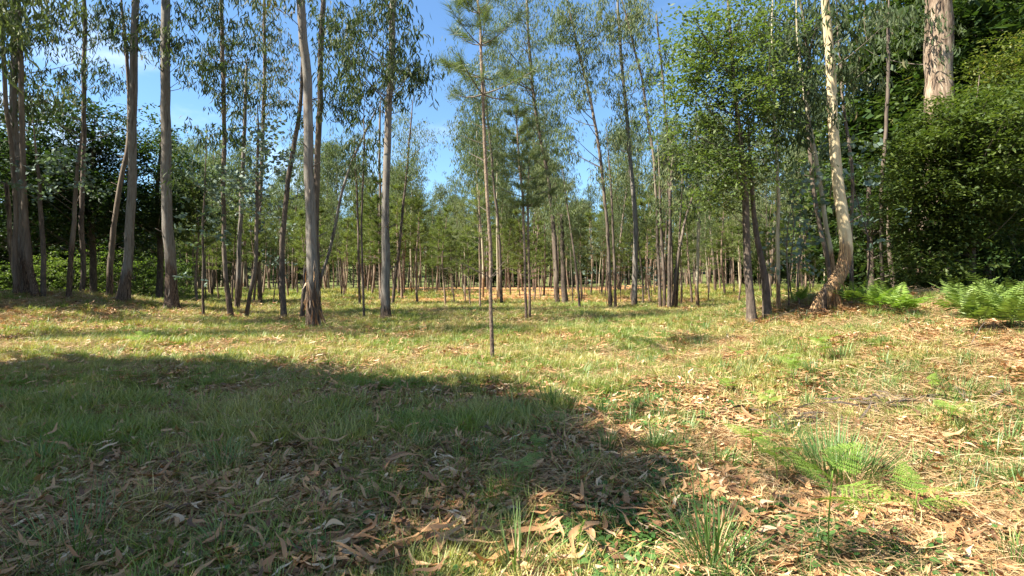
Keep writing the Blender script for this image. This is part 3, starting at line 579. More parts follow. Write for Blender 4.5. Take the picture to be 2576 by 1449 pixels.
hero('eucalyptus_tree', 'pale straight thin eucalyptus left of the bright green tree', 'tree',
     [(1755, 777, 11), (1754, 660, 9), (1753, 504, 8), (1750, 380, 6), (1748, 250, 4)], [(1750, 330, 40, 60, 7), (1735, 430, 35, 40, 4)], bark='pale_bark', leafm='far_euc_leaf', seed=57, K=3)

# ------------------------------------------------------------------ right side
hero('broadleaf_tree', 'tall bushy tree with small bright green leaves and a dark rough trunk', 'tree',
     [(1893, 815, 30), (1891, 770, 25), (1888, 703, 21), (1879, 557, 19), (1870, 469, 18), (1861, 352, 15), (1845, 234, 11), (1830, 60, 8)],
     [(1850, 60, 90, 60, 26), (1760, 120, 75, 70, 26), (1850, 170, 100, 60, 26), (1720, 200, 60, 55, 18), (1800, 300, 90, 60, 24), (1900, 260, 70, 80, 20), (1770, 390, 60, 60, 16), (1840, 440, 80, 50, 16), (1900, 400, 50, 60, 10), (1800, 500, 60, 40, 8), (1700, 290, 45, 40, 9)],
     bark='rough_bark', leafm='green_leaf', kind='broad', L=.13, nleaf=52, rad=.40, K=3, H=11, seed=60, lump=.16)
hero('eucalyptus_tree', 'crooked flaky barked trunk just right of the bright green tree', 'tree',
     [(1932, 802, 24), (1928, 740, 20), (1920, 672, 19), (1905, 610, 17), (1893, 540, 14), (1885, 420, 9)], [(1890, 440, 40, 50, 4)], bark='rough_bark', leafm='green_leaf', kind='broad', L=.13, nleaf=50, K=3, seed=61, lump=.2)
hero('eucalyptus_tree', 'slim pale cream eucalyptus standing straight right of the bright green tree', 'tree',
     [(1959, 786, 12), (1957, 650, 11), (1953, 527, 10), (1946, 375, 9), (1940, 200, 7)], [(1935, 220, 50, 70, 9), (1960, 120, 50, 60, 8), (1980, 300, 40, 50, 5)], bark='pale_bark', H=10, seed=62, K=3)
hero('eucalyptus_tree', 'dark sinuous eucalyptus stem just left of the big bent pale trunk', 'tree',
     [(2092, 766, 14), (2085, 690, 13), (2062, 600, 12), (2042, 498, 12), (2031, 352, 11), (2034, 205, 10), (2015, 80, 8), (1990, 0, 6)],
     [(2000, 60, 80, 60, 24), (1960, 160, 60, 60, 16), (2040, 150, 40, 60, 7), (2000, 260, 50, 60, 9), (2050, 40, 40, 50, 6), (1930, 60, 50, 50, 7), (2010, 400, 40, 60, 6)], bark='thin_bark', H=9, seed=63, depth=17.5)
hero('eucalyptus_tree', 'pale mottled eucalyptus behind the dark sinuous stem', 'tree',
     [(2106, 760, 13), (2099, 655, 12), (2081, 498, 12), (2067, 381, 12), (2048, 260, 11), (2040, 120, 8)], [(2040, 200, 40, 60, 6), (2020, 320, 40, 50, 5)], bark='pale_bark', H=9, seed=64, zlean=1.0)
e, P, o_ = hero('eucalyptus_tree', 'big pale cream eucalyptus with a strongly bent brown foot on the right mound', 'tree',
     [(2050, 786, 40), (2060, 764, 37), (2078, 738, 35), (2105, 708, 33), (2124, 670, 33), (2129, 620, 30), (2120, 565, 28), (2109, 500, 26), (2102, 410, 25), (2096, 264, 23), (2084, 117, 21), (2074, 30, 20), (2072, 0, 19)],
     [(2150, 110, 30, 50, 3), (2140, 30, 40, 40, 4)], bark='bent_bark', wscale=1, H=11, seed=65, sides=24, flare=.25, lump=.09)
rb = np.random.default_rng(15); sb = MB(); n = 26
a = rb.uniform(3.3, 6.1, n); zz = rb.uniform(.15, .8, n); kk = np.array([int(np.argmin(np.abs(P[:, 2] - z))) for z in zz])
Pp = P[kk, :3] + np.stack([np.cos(a), np.sin(a), 0 * a], -1) * (P[kk, 3] * 1.05)[:, None]
leaves(sb, Pp, np.stack([np.cos(a) * .2, np.sin(a) * .2, -1 + 0 * a], -1), rb.uniform(.3, .75, n), rb.uniform(.02, .06, n), rb, droop=.1, K=5, curve=.06)
put('peeling_bark', sb.mesh('peeling_bark', M['litter']), e)
hero('tree_stump', 'short splintered pale stump at the foot of the big bent trunk', 'stump', [(2074, 770, 17), (2076, 735, 14), (2076, 712, 12), (2075, 698, 5)], bark='stringy_bark', seed=66, depth=o_[1] - .35)
hero('eucalyptus_tree', 'thin brown stem close behind the right side of the big bent trunk', 'tree',
     [(2143, 748, 12), (2141, 640, 10), (2134, 469, 9), (2119, 293, 8), (2107, 88, 6)], [(2125, 240, 30, 50, 4), (2150, 160, 30, 40, 4)], bark='thin_bark', H=9, seed=67)
hero('eucalyptus_tree', 'massive shaggy barked eucalyptus rising out of the dark bushes on the right', 'tree',
     [(2345, 800, 78), (2347, 700, 68), (2350, 500, 64), (2355, 252, 60), (2358, 120, 58), (2360, 0, 56)],
     [(2330, 60, 70, 40, 5), (2300, 120, 40, 30, 3), (2260, 60, 40, 60, 4)], bark='stringy_bark', H=16, depth=21.5, wscale=1, seed=68, sides=28, lump=.14, L=.3)
hero('eucalyptus_tree', 'thin pale stem standing in front of the dark evergreen wall near the sky gap', 'tree',
     [(2225, 758, 12), (2216, 640, 10), (2216, 469, 10), (2226, 322, 10), (2231, 100, 9), (2231, 0, 8)], [(2190, 40, 30, 40, 3)], bark='thin_bark', H=11, seed=69, depth=20)
hero('young_tree', 'forked dark trunk under the evergreen wall left of the massive shaggy trunk', 'tree',
     [(2258, 760, 16), (2250, 690, 13), (2240, 630, 12), (2238, 560, 10)], bark='rough_bark', seed=70, depth=22)
hero('young_tree', 'dark trunk half hidden under the evergreens next to the forked one', 'tree',
     [(2290, 762, 18), (2288, 690, 15), (2292, 620, 13), (2295, 540, 10)], bark='rough_bark', seed=71, depth=21)

# evergreens on the right: leafy masses on limbs
W = [('tall dark evergreen whose crown ends at the cloudy sky on the right', 2235, 768, 29, [(2260, 80, 80, 90, 34), (2230, 200, 80, 100, 40), (2260, 340, 90, 90, 40), (2200, 420, 70, 80, 30), (2240, 520, 110, 70, 36)], 'dark_leaf', .18),
     ('very dark evergreen filling the upper right behind the massive trunk', 2440, 775, 26, [(2460, 60, 130, 110, 60), (2440, 210, 120, 90, 44), (2340, 150, 70, 140, 36), (2560, 120, 60, 150, 36), (2480, 330, 120, 80, 34)], 'dark_leaf', .18),
     ('dark evergreen tree low between the bent trunk and the massive trunk', 2190, 765, 24, [(2190, 480, 60, 90, 34), (2230, 580, 80, 70, 34), (2280, 480, 80, 90, 36), (2300, 640, 70, 40, 20)], 'dark_leaf', .14),
     ('golden green sunlit bush bulging in front of the massive trunk', 2440, 790, 17.5, [(2400, 330, 95, 55, 50), (2470, 400, 110, 80, 76), (2350, 430, 70, 80, 50), (2540, 330, 70, 80, 40), (2460, 500, 120, 60, 50), (2350, 550, 75, 60, 44), (2345, 650, 60, 70, 30), (2290, 380, 28, 40, 10), (2345, 285, 30, 26, 9), (2450, 262, 34, 26, 9), (2275, 480, 26, 36, 9), (2520, 255, 40, 30, 8), (2410, 600, 50, 30, 16)], 'gold_leaf', .15),
     ('dark understorey bush beneath the sunlit bush at the right', 2480, 795, 18.5, [(2345, 740, 50, 40, 14), (2420, 600, 110, 60, 44), (2520, 580, 80, 80, 44), (2370, 690, 80, 50, 26), (2490, 690, 100, 50, 34)], 'dark_leaf', .12),
     ('evergreen at the right edge of the photo with fresh leaves at the top', 2580, 790, 19, [(2570, 200, 60, 80, 34), (2600, 360, 60, 80, 30), (2600, 550, 60, 90, 30), (2540, 150, 40, 50, 12)], 'gold_leaf', .12)]
for i, (lb, bx, by, Yd, bl, lm, LL) in enumerate(W):
    bl = [(a_, b_, c_ * 1.06, d_ * 1.06, int(n_ * .66)) for (a_, b_, c_, d_, n_) in bl]
    hero('evergreen_tree' if 'bush' not in lb else 'evergreen_bush', lb, 'tree' if 'bush' not in lb else 'bush',
         [(bx, by, 22), (bx + 4, 600, 16), (bx - 4, 400, 12), (bx + 6, max(60, bl[0][1]), 6)], bl, bark='rough_bark', leafm=lm, kind='broad', L=LL * 1.15, nleaf=100, rad=.42, K=3, seed=80 + i, depth=Yd)

# ------------------------------------------------------------------ left dark broadleaf mass
Lm = [('dark dense broadleaf tree behind the far left clump', 70, 742, 30, [(70, 330, 110, 90, 40), (40, 450, 110, 90, 36), (120, 520, 90, 70, 22), (30, 600, 80, 50, 14)]),
      ('dark broadleaf tree filling the gap between the left clump and the leaning pair', 235, 742, 31, [(240, 330, 90, 70, 32), (200, 440, 110, 80, 40), (270, 520, 110, 60, 32), (180, 570, 80, 40, 14)]),
      ('dark broadleaf tree behind the thick straight grey eucalyptus', 400, 745, 33, [(390, 380, 70, 80, 26), (430, 480, 80, 80, 32), (360, 560, 90, 50, 22), (480, 540, 50, 70, 16)])]
for i, (lb, bx, by, Yd, bl) in enumerate(Lm):
    hero('broadleaf_tree', lb, 'tree', [(bx, by, 20), (bx + 4, 620, 16), (bx - 4, 480, 12), (bx + 6, 330, 6)], bl, bark='rough_bark', leafm='dark_leaf', kind='broad', L=.28, nleaf=60, rad=.6, K=3, seed=90 + i, depth=Yd)
hero('young_tree', 'small twisting dark tree with sunlit greenery around it, right of the leaning pair', 'tree',
     [(366, 742, 12), (372, 690, 9), (384, 650, 7), (378, 600, 5)], [(380, 600, 50, 30, 8)], bark='rough_bark', leafm='green_leaf', kind='broad', L=.16, nleaf=40, K=3, seed=95)

# ------------------------------------------------------------------ trees of the plantation behind, from shared kinds
PINES = [proto('pine', 7.2, .085, 200 + k, z0=z, cw=cw, dens=d, lean=.25, barkm='pine_bark', leafm='needle', NL=.30, NW=.022) for k, (z, cw, d) in enumerate([(3.1, 1.3, .9), (3.7, 1.1, .9), (2.7, 1.4, .85), (4.2, 1.15, .95)])]
EUCS = [proto('euc', 14, .11, 300 + k, crown=c, cw=cw, ncl=n, nleaf=52, L=.34, rad=.52, lean=.8) for k, (c, cw, n) in enumerate([(.42, 1.6, 80), (.5, 1.4, 64), (.36, 1.5, 86), (.55, 1.7, 80)])]
EUCS += [proto('euc', 14, .10, 310 + k, crown=.56, cw=1.4, ncl=62, nleaf=50, L=.34, rad=.5, lean=.5, barkm='pale_bark') for k in range(2)]
BUSHES = [proto('broad', 2.6, .03, 400 + k, crown=.12, cw=1.5, ncl=46, nleaf=44, L=.15, rad=.33, shape='bush', leafm='bush_leaf', lean=.2) for k in range(3)]
SILVER = [proto('round', 4.5, .03, 420 + k, crown=.25, cw=.7, ncl=16, nleaf=12, L=.2, rad=.3, leafm='silver_leaf', lean=.3) for k in range(2)]
DARKS = [proto('broad', 9, .14, 440 + k, crown=.10, cw=3.1, ncl=210, nleaf=60, L=.34, rad=.65, shape='bush', leafm='dark_leaf', barkm='rough_bark', lean=.4) for k in range(2)]

ANCH = [(60, 'the far left clump'), (180, 'the slim greenish young tree'), (308, 'the curved foot grey eucalyptus'), (431, 'the thick straight grey eucalyptus'), (590, 'the silver leaved saplings'), (714, 'the dark leaning trunk'),
        (786, 'the main pale trunk'), (914, 'the thin dark double stem'), (972, 'the tall eucalyptus by the blue gap'), (1100, 'the open blue gap'), (1239, 'the lone slender pine'), (1328, 'the pair of close pines'), (1422, 'the charred stump'),
        (1540, 'the thin leaning eucalyptus'), (1596, 'the pinkish grey eucalyptus'), (1690, 'the ragged brown clump'), (1755, 'the pale straight thin eucalyptus'), (1893, 'the bright green tree'), (1957, 'the slim cream eucalyptus'), (2090, 'the big bent pale trunk'), (2225, 'the thin pale stem by the evergreens'), (2350, 'the massive shaggy trunk'), (2520, 'the right edge bushes')]
def place_label(what, px, Y, rel, y0, y1):
    a = min(ANCH, key=lambda q: abs(q[0] - px)); d = px - a[0]
    side = 'just left of' if d < -14 else ('just right of' if d > 14 else 'right behind')
    q = (Y - y0) / (y1 - y0); dep = 'nearest rows' if q < .3 else ('middle rows' if q < .65 else 'farthest rows')
    return '%s %s, %s, %s %s' % (rel, what, dep, side, a[1])
def band(n, x0, x1, y0, y1, rng, mind, occ):
    out = []
    for _ in range(n * 30):
        if len(out) >= n: break
        Y = math.sqrt(rng.uniform(y0 * y0, y1 * y1)); px = rng.uniform(x0, x1); x = (px - CX) / F * Y
        if all((x - a) ** 2 + (Y - b) ** 2 > mind ** 2 for a, b in occ): occ.append((x, Y)); out.append((x, Y, px))
    return out
rng = np.random.default_rng(21); occ = []
gp = 'pines of the plantation behind the clearing'; ge = 'thin eucalyptuses standing among the plantation pines'
for (x, Y, px) in band(150, 480, 2130, 31, 72, rng, 1.5, occ):
    top = rng.uniform(450, 610) if not (1060 < px < 1560) else rng.uniform(520, 650)
    H = CAMZ + (HY - top) / F * Y - float(height(x, Y)); H = min(max(H, 3.6), 12)
    plant_tree(PINES[rng.integers(4)], 'pine_tree', place_label('plantation pine', px, Y, 'small' if H < 5.5 else 'tall' if H > 8.5 else 'slender', 31, 72), 'tree', x, Y, rng.uniform(0, 6.28), H / 7.2, gp)
for (x, Y, px) in band(135, 440, 2200, 34, 85, rng, 1.5, occ):
    gap = (1040 < px < 1170) or (1415 < px < 1530)
    top = rng.uniform(470, 560) if gap else rng.uniform(340, 540) if px < 1050 else rng.uniform(250, 530)
    H = CAMZ + (HY - top) / F * Y - float(height(x, Y)); s = min(max(H, 5), 22) / 14
    plant_tree(EUCS[rng.integers(6)], 'eucalyptus_tree', place_label('thin grey eucalyptus', px, Y, 'low' if s < .6 else 'high' if s > 1 else 'slender', 34, 85), 'tree', x, Y, rng.uniform(0, 6.28), s, ge)
gs = 'round leaved silvery saplings in the far stand'
for (px, py) in [(1640, 770), (1655, 765), (1985, 778), (2010, 772), (1998, 760), (690, 770), (2180, 752), (1470, 765), (1560, 765)]:
    x, Y, z = ground_at(px, py)
    plant_tree(SILVER[rng.integers(2)], 'young_eucalyptus', place_label('silver sapling', px, ground_at(px, py)[1], 'small', 20, 60), 'sapling', x, Y, rng.uniform(0, 6), rng.uniform(.8, 1.15), gs)
gb = 'sunlit green bushes under the left trees'
for (x, Y, px) in band(26, -60, 470, 33, 48, rng, 1.5, []):
    plant_tree(BUSHES[rng.integers(3)], 'bush', place_label('bright green bush', px, Y, 'sunlit', 33, 48), 'bush', x, Y, rng.uniform(0, 6), rng.uniform(.8, 1.4), gb)
gd = 'dark evergreens along the far edge of the clearing'
for (px, Y, s) in [(2120, 60, .9), (2080, 60, 1.1), (1960, 75, 1.2), (2250, 38, 1.2), (2350, 34, 1.2), (-40, 42, 1.1), (90, 48, 1.2), (230, 50, 1.1), (2560, 30, 1.2), (2205, 33, 1.1), (2300, 30, 1.7), (2440, 29, 1.9), (2580, 27, 1.9), (2700, 24, 1.7), (160, 40, 1.1), (20, 38, 1.25), (300, 44, 1.05), (1830, 80, 1.0), (380, 58, .9), (500, 66, .9)]:
    plant_tree(DARKS[rng.integers(2)], 'evergreen_tree', place_label('dark dense evergreen', px, Y, 'huge' if s > 1.4 else 'rounded', 27, 80), 'tree', (px - CX) / F * Y, Y, rng.uniform(0, 6), s, gd)

for (x, y, sc_, lb) in [(-26.5, 18.8, 1.3, 'left'), (-31, 23, 1.4, 'far left')]:  # unseen evergreens added to throw shade on the left bank
    plant_tree(DARKS[0], 'evergreen_tree', 'unseen dark round evergreen added outside the %s of the view to shade the bank' % lb, 'tree', x, y, 2, sc_)
# the wood beyond: reads as one mass
def joined(pr):
    mb_ = MB(); vs = []; me = pr
    out_ = bpy.data.meshes.new('far_tree'); V = []; Fc = []; mi = []; off = 0
    for k, m in enumerate(pr):
        co = np.empty(len(m.vertices) * 3, np.float32); m.vertices.foreach_get('co', co); V.append(co.reshape(-1, 3))
        ls = np.empty(len(m.polygons), np.int32); m.polygons.foreach_get('loop_start', ls); li = np.empty(len(m.loops), np.int32); m.loops.foreach_get('vertex_index', li)
        Fc.append((ls, li + off)); off += len(m.vertices); mi.append(np.full(len(ls), k, np.int32))
    V = np.concatenate(V); out_.vertices.add(len(V)); out_.vertices.foreach_set('co', V.ravel())
    li = np.concatenate([f[1] for f in Fc]); lo = 0; ls = []
    for f in Fc: ls.append(f[0] + lo); lo += len(f[1])
    ls = np.concatenate(ls); out_.loops.add(len(li)); out_.loops.foreach_set('vertex_index', li)
    out_.polygons.add(len(ls)); out_.polygons.foreach_set('loop_start', ls.astype(np.int32)); out_.update(calc_edges=True)
    for m in pr: out_.materials.append(m.materials[0])
    out_.polygons.foreach_set('material_index', np.concatenate(mi)); return out_
fp = [joined(p) for p in PINES[:3] + EUCS[:3] + DARKS[:1]]
n = 900; Y = rng.uniform(80, 190, n); x = rng.uniform(-1.05, 1.05, n) * Y * 1.1; pk = rng.choice([0, 1, 2, 3, 4, 5, 6], n, p=[.15, .15, .14, .16, .15, .15, .10])
s = np.where(pk < 3, rng.uniform(1.2, 1.9, n), np.where(pk < 6, rng.uniform(.85, 1.2, n), rng.uniform(.9, 1.3, n)))
pts = np.stack([x, Y, height(x, Y) - .1], -1); rt = np.stack([0 * x, 0 * x, rng.uniform(0, 6.28, n)], -1)
scatter('far_wood', 'distant wood of pines and eucalyptus closing the view behind the clearing', 'woodland', pts, rt, s, pk, fp)

# ------------------------------------------------------------------ big trees left of and behind the viewer: their shade lies over the foreground
from mathutils.geometry import intersect_point_tri_2d
poly = np.array([(-14, 9.7), (-9.8, 9.6), (-5.3, 9.8), (-3.2, 9.9), (-2.2, 8.3), (-.6, 7.7), (.6, 6.8), (.6, 5.2), (1.35, 4.4), (1.35, 3.75), (-.1, 3.55), (-1.1, 3.15), (-2, 1.2), (-14, -1)])
def inside(p):
    c = False; j = len(poly) - 1
    for i in range(len(poly)):
        if (poly[i, 1] > p[1]) != (poly[j, 1] > p[1]) and p[0] < (poly[j, 0] - poly[i, 0]) * (p[1] - poly[i, 1]) / (poly[j, 1] - poly[i, 1]) + poly[i, 0]: c = not c
        j = i
    return c
rs = np.random.default_rng(77)
for ti, (tx, ty, lb) in enumerate([(-13.5, 3.6, 'large spreading tree left of the viewer that shades the near ground'), (-19.5, 6.5, 'second spreading tree farther left that shades the left foreground')]):
    e = thing('broadleaf_tree', lb, 'tree', (tx, ty, float(height(tx, ty))))
    P = resample(np.array([(0, 0, -.3, .42), (.1, 0, 2, .33), (0, .2, 6, .27), (.3, .1, 10, .16), (.2, 0, 14, .05)]), .4)
    put('trunk', trunk_local(P, 14, .12, ti, .5).mesh('trunk', M['rough_bark'], True), e); tw = MB(); cr_ = MB(); k = 0
    while k < (230, 110)[ti]:
        g = np.array([rs.uniform(-14, 1.4), rs.uniform(-4, 11.5)])
        if not inside(g): continue
        z = rs.uniform(9.2, 13.5); C = np.array([g[0] + SUN[0] / SUN[2] * z, g[1] + SUN[1] / SUN[2] * z, z]); 
        if (C[0] > -16) == (ti == 1): continue
        Lc = C - np.array([tx, ty, 0]); limb(tw, P, Lc, rs, rise=.35); cluster(cr_, Lc, 'broad', rs, 160, .27, .5, 3); k += 1
    put('branches', tw.mesh('branches', M['twig'], True), e)['kind'] = 'stuff'; put('crown', cr_.mesh('foliage', M['dark_leaf']), e)
for k_, (x, y, s) in enumerate([(-15.9, 16, 1.25), (-12.9, 13.3, 1.2), (-17.8, 18.2, 1.3), (-19.5, 16.5, .95), (-25, 21, 1.1), (-18, 12, 1.0)]):  # unseen eucalyptuses added to cast dappled shade on the middle ground
    plant_tree(EUCS[1], 'eucalyptus_tree', '%s tall eucalyptus counted from the near end of the unseen row added outside the left edge to dapple the clearing' % ['third', 'second', 'fifth', 'fourth', 'farthest', 'nearest'][k_], 'tree', x, y, 1, s, 'unseen eucalyptuses added outside the left edge to dapple the clearing')

# ------------------------------------------------------------------ ground cover
rg = np.random.default_rng(501)
def tuft(n, L, W, lean, droop, seed, spread=.05, K=4):
    r = np.random.default_rng(seed); m = MB(); a = r.uniform(0, 6.28, n); q = np.abs(r.normal(size=n)) * lean
    P = np.stack([np.cos(a) * r.random(n) * spread, np.sin(a) * r.random(n) * spread, -.01 + 0 * a], -1)
    leaves(m, P, np.stack([np.cos(a) * q, np.sin(a) * q, 1 + 0 * a], -1), L * r.uniform(.5, 1.2, n), W * r.uniform(.7, 1.2, n), r, curve=.04, K=K, up=np.stack([np.cos(a), np.sin(a), .1 + 0 * a], -1) * 0 + r.normal(size=(n, 3)) * .001 + np.stack([-np.cos(a), -np.sin(a), q], -1) * 3, droop=-droop if False else droop)
    return m
def sickle(seed, n=1, L=.16, W=.03, spread=0, lift=.02):
    r = np.random.default_rng(seed); m = MB()
    for _ in range(n):
        a = r.uniform(0, 6.28); l_ = L * r.uniform(.6, 1.3); wd = W * r.uniform(.7, 1.3); K = 8; t = np.linspace(0, 1, K)
        cvv = r.uniform(.05, .35) * r.choice([-1, 1]); curl = r.uniform(-.05, .28); x = l_ * (t - .5); y = cvv * l_ * 4 * t * (1 - t); z = lift * r.uniform(.2, 1.2) + curl * l_ * (2 * t - 1) ** 2 * r.uniform(.3, 1) + .04 * l_ * np.sin(t * 9 + a)
        tw_ = r.uniform(-.9, .9) * (t - .5) + r.normal() * .25; wv = wd * .5 * np.sin(math.pi * np.clip(t * .97 + .015, 0, 1)) ** .8
        c = np.stack([x, y, z], -1); off = np.stack([0 * t, np.cos(tw_) * wv, np.sin(tw_) * wv], -1); mid_ = c - np.array([0, 0, 1]) * (wv * .35)[:, None]
        V = np.stack([c - off, mid_, c + off], 1).reshape(-1, 3); ca, sa = math.cos(a), math.sin(a)
        V = V @ np.array([[ca, sa, 0], [-sa, ca, 0], [0, 0, 1]]) + np.array([r.normal() * spread, r.normal() * spread, abs(r.normal()) * .01 * (n > 1)])
        i = np.arange(K - 1)[:, None] * 3
        m.add(V, np.concatenate([i + np.array([[0, 1, 4, 3]]), i + np.array([[1, 2, 5, 4]])]))
    return m
def straw(seed, n=16, L=.22, W=.004, spread=.07, zs=.03):
    r = np.random.default_rng(seed); m = MB(); a = r.uniform(0, 6.28) + r.normal(size=n) * 1.0
    P = np.stack([r.normal(size=n) * spread, r.normal(size=n) * spread, .008 + r.random(n) * zs], -1)
    leaves(m, P, np.stack([np.cos(a), np.sin(a), r.normal(size=n) * .14 + .05], -1), L * r.uniform(.4, 1.2, n), W, r, curve=.12, K=4, droop=.05)
    return m
def samp(n, y0, y1, p=1.35, margin=1.6):
    e_ = 2 - p; Y = (rg.uniform(0, 1, n) * (y1 ** e_ - y0 ** e_) + y0 ** e_) ** (1 / e_)
    return rg.uniform(-1, 1, n) * (Y * .95 + margin), Y
def gz(x, y): return height(x, y) + (fbm(x * 2.6, y * 2.6, 3) - .5) * .07
def litter_mask(x, y):
    m = .95 * sst(-.8, 1.6, x) * sst(9.5, 5.0, y) + 1.3 * gau(x, 8.8, 3.0) * gau(y, 13.6, 2.6) + .8 * sst(-10, -14, x) * gau(y, 19, 7)
    m = m + .6 * sst(2.5, 6, x) * sst(14, 8, y) + .35 * sst(4.2, 2.6, y) * sst(-2, .5, x) - .35 * sst(-.5, -2, x) * sst(10, 8, y)
    return np.clip(m + (fbm(x * .9 + 7, y * .9 + 3, 3) - .5) * 1.5, 0, 1)
def emit(name, label, cat, x, y, scl, idx, protos, tilt=.12, dz=0):
    n = len(x); rt = np.stack([rg.normal(size=n) * tilt, rg.normal(size=n) * tilt, rg.uniform(0, 6.283, n)], -1)
    return scatter(name, label, cat, np.stack([x, y, gz(x, y) + dz], -1), rt, scl, idx, protos)
TUFT = [tuft(26, .12, .0055, .55, .35, 510 + k).mesh('grass_tuft', M['grass']) for k in range(5)] + [tuft(20, .19, .006, 1.2, .35, 520 + k, .08).mesh('grass_tuft', M['grass']) for k in range(3)]
x, y = samp(200000, 2.0, 62, 1.42); lm = litter_mask(x, y); pn = fbm(x * .7 + 30, y * .7, 3); pf = fbm(x * 3 + 3, y * 3 + 60, 2)
keep = rg.random(len(x)) < (1 - .66 * lm) * np.maximum(.30 + .9 * sst(.40, .58, pn), .22 * (x < -.3) * (y < 9)) * (.35 + .9 * sst(.38, .6, pf)) * (1 - .93 * gau(x, 1, 15) * sst(33, 40, y)); x, y = x[keep], y[keep]
nearleft = (y < 7) & (x < .8); idx = np.where(nearleft & (rg.random(len(x)) < .75), rg.integers(5, 8, len(x)), rg.integers(0, 5, len(x)))
emit('grass', 'short green and straw coloured grass covering the clearing floor', 'grass', x, y, rg.uniform(.45, 1.15, len(x)) * (1 + y / 22) * (1 - .2 * (y < 5)), idx, TUFT)
CL = [tuft(46, .21, .006, .7, .35, 880 + k, .07, 5).mesh('grass_clump', M['tussock']) for k in range(5)]
x, y = samp(5200, 2.4, 34, 1.5); keep = rg.random(len(x)) < sst(.44, .62, fbm(x * .8 + 90, y * .8 + 33, 3)) * (.12 + .88 * sst(0, 2, x)) + .03; x, y = x[keep], y[keep]
emit('grass_clumps', 'longer darker grass clumps rising here and there from the short grass and litter', 'grass', x, y, rg.uniform(.45, 1.1, len(x)) * (1 + y / 40), rg.integers(0, 5, len(x)), CL)
STRAW = [straw(540 + k, 22).mesh('dry_straw', M['straw']) for k in range(6)]
x, y = samp(80000, 1.8, 34, 1.5); lm = litter_mask(x, y); keep = rg.random(len(x)) < (.24 + .24 * lm) * (1 - .6 * sst(2.2, .8, x) * sst(9, 7, y)) * (.25 + 1.3 * sst(.42, .6, fbm(x * .6 + 80, y * .6 + 10, 3))) + .42 * sst(2.0, 3.6, x) * sst(6.5, 4, y); x, y = x[keep], y[keep]
emit('dry_straw', 'dead yellow grass stems lying matted on the ground', 'dry grass', x, y, rg.uniform(.5, 1.2, len(x)) * (1 + y / 25), rg.integers(0, 6, len(x)), STRAW, .18)
LIT = [sickle(560 + k, 6, .13, .026, .10, .022).mesh('leaf_litter', M['litter']) for k in range(9)]
x, y = samp(90000, 1.8, 46, 1.55); lm = litter_mask(x, y); keep = rg.random(len(x)) < .30 + .40 * (y < 10) * (x < 0) + .80 * lm * (.45 + sst(.42, .58, fbm(x * 1.4 + 9, y * 1.4, 2))); x, y = x[keep], y[keep]
hb = np.array(BASES); k_ = np.repeat(np.arange(len(hb)), 70); near_ = hb[k_, 1] < 30; k_ = k_[near_]
x = np.concatenate([x, hb[k_, 0] + rg.normal(size=len(k_)) * .5]); y = np.concatenate([y, hb[k_, 1] + rg.normal(size=len(k_)) * .5])
emit('leaf_litter', 'orange and tan fallen eucalyptus leaves scattered over the soil', 'fallen leaves', x, y, rg.uniform(.35, 1.15, len(x)) * (1 + y / 30), rg.integers(0, 9, len(x)), LIT, .16, .006)
# ivy like creeping plants near the bottom middle
r = np.random.default_rng(3); IV = []
for k in range(4):
    m = MB(); n = 9; P = np.stack([r.normal(size=n) * .05, r.normal(size=n) * .05, r.uniform(.01, .05, n)], -1)
    leaves(m, P, r.normal(size=(n, 3)) * np.array([1, 1, .2]), r.uniform(.02, .045, n), r.uniform(.018, .03, n), r, K=4, droop=.2, up=np.array([0, 0, 1.])); IV.append(m.mesh('creeper', M['ivy']))
n = 1500; x = np.concatenate([rg.normal(.35, .5, n), rg.normal(2.1, .8, n), rg.uniform(-2, 3.5, n), rg.uniform(1, 5.5, 4 * n)]); y = np.concatenate([rg.normal(2.9, .35, n), rg.normal(3.2, .6, n), rg.uniform(2, 6, n), rg.uniform(2.2, 8, 4 * n)])
keep = rg.random(len(x)) < sst(.42, .62, fbm(x * 2 + 5, y * 2 + 44, 2)) * 1.2; x, y = x[keep], y[keep]
emit('creeping_weeds', 'small dark green creeping leaves between the litter near the viewer', 'weeds', x, y, rg.uniform(.7, 1.4, len(x)), rg.integers(0, 4, len(x)), IV)

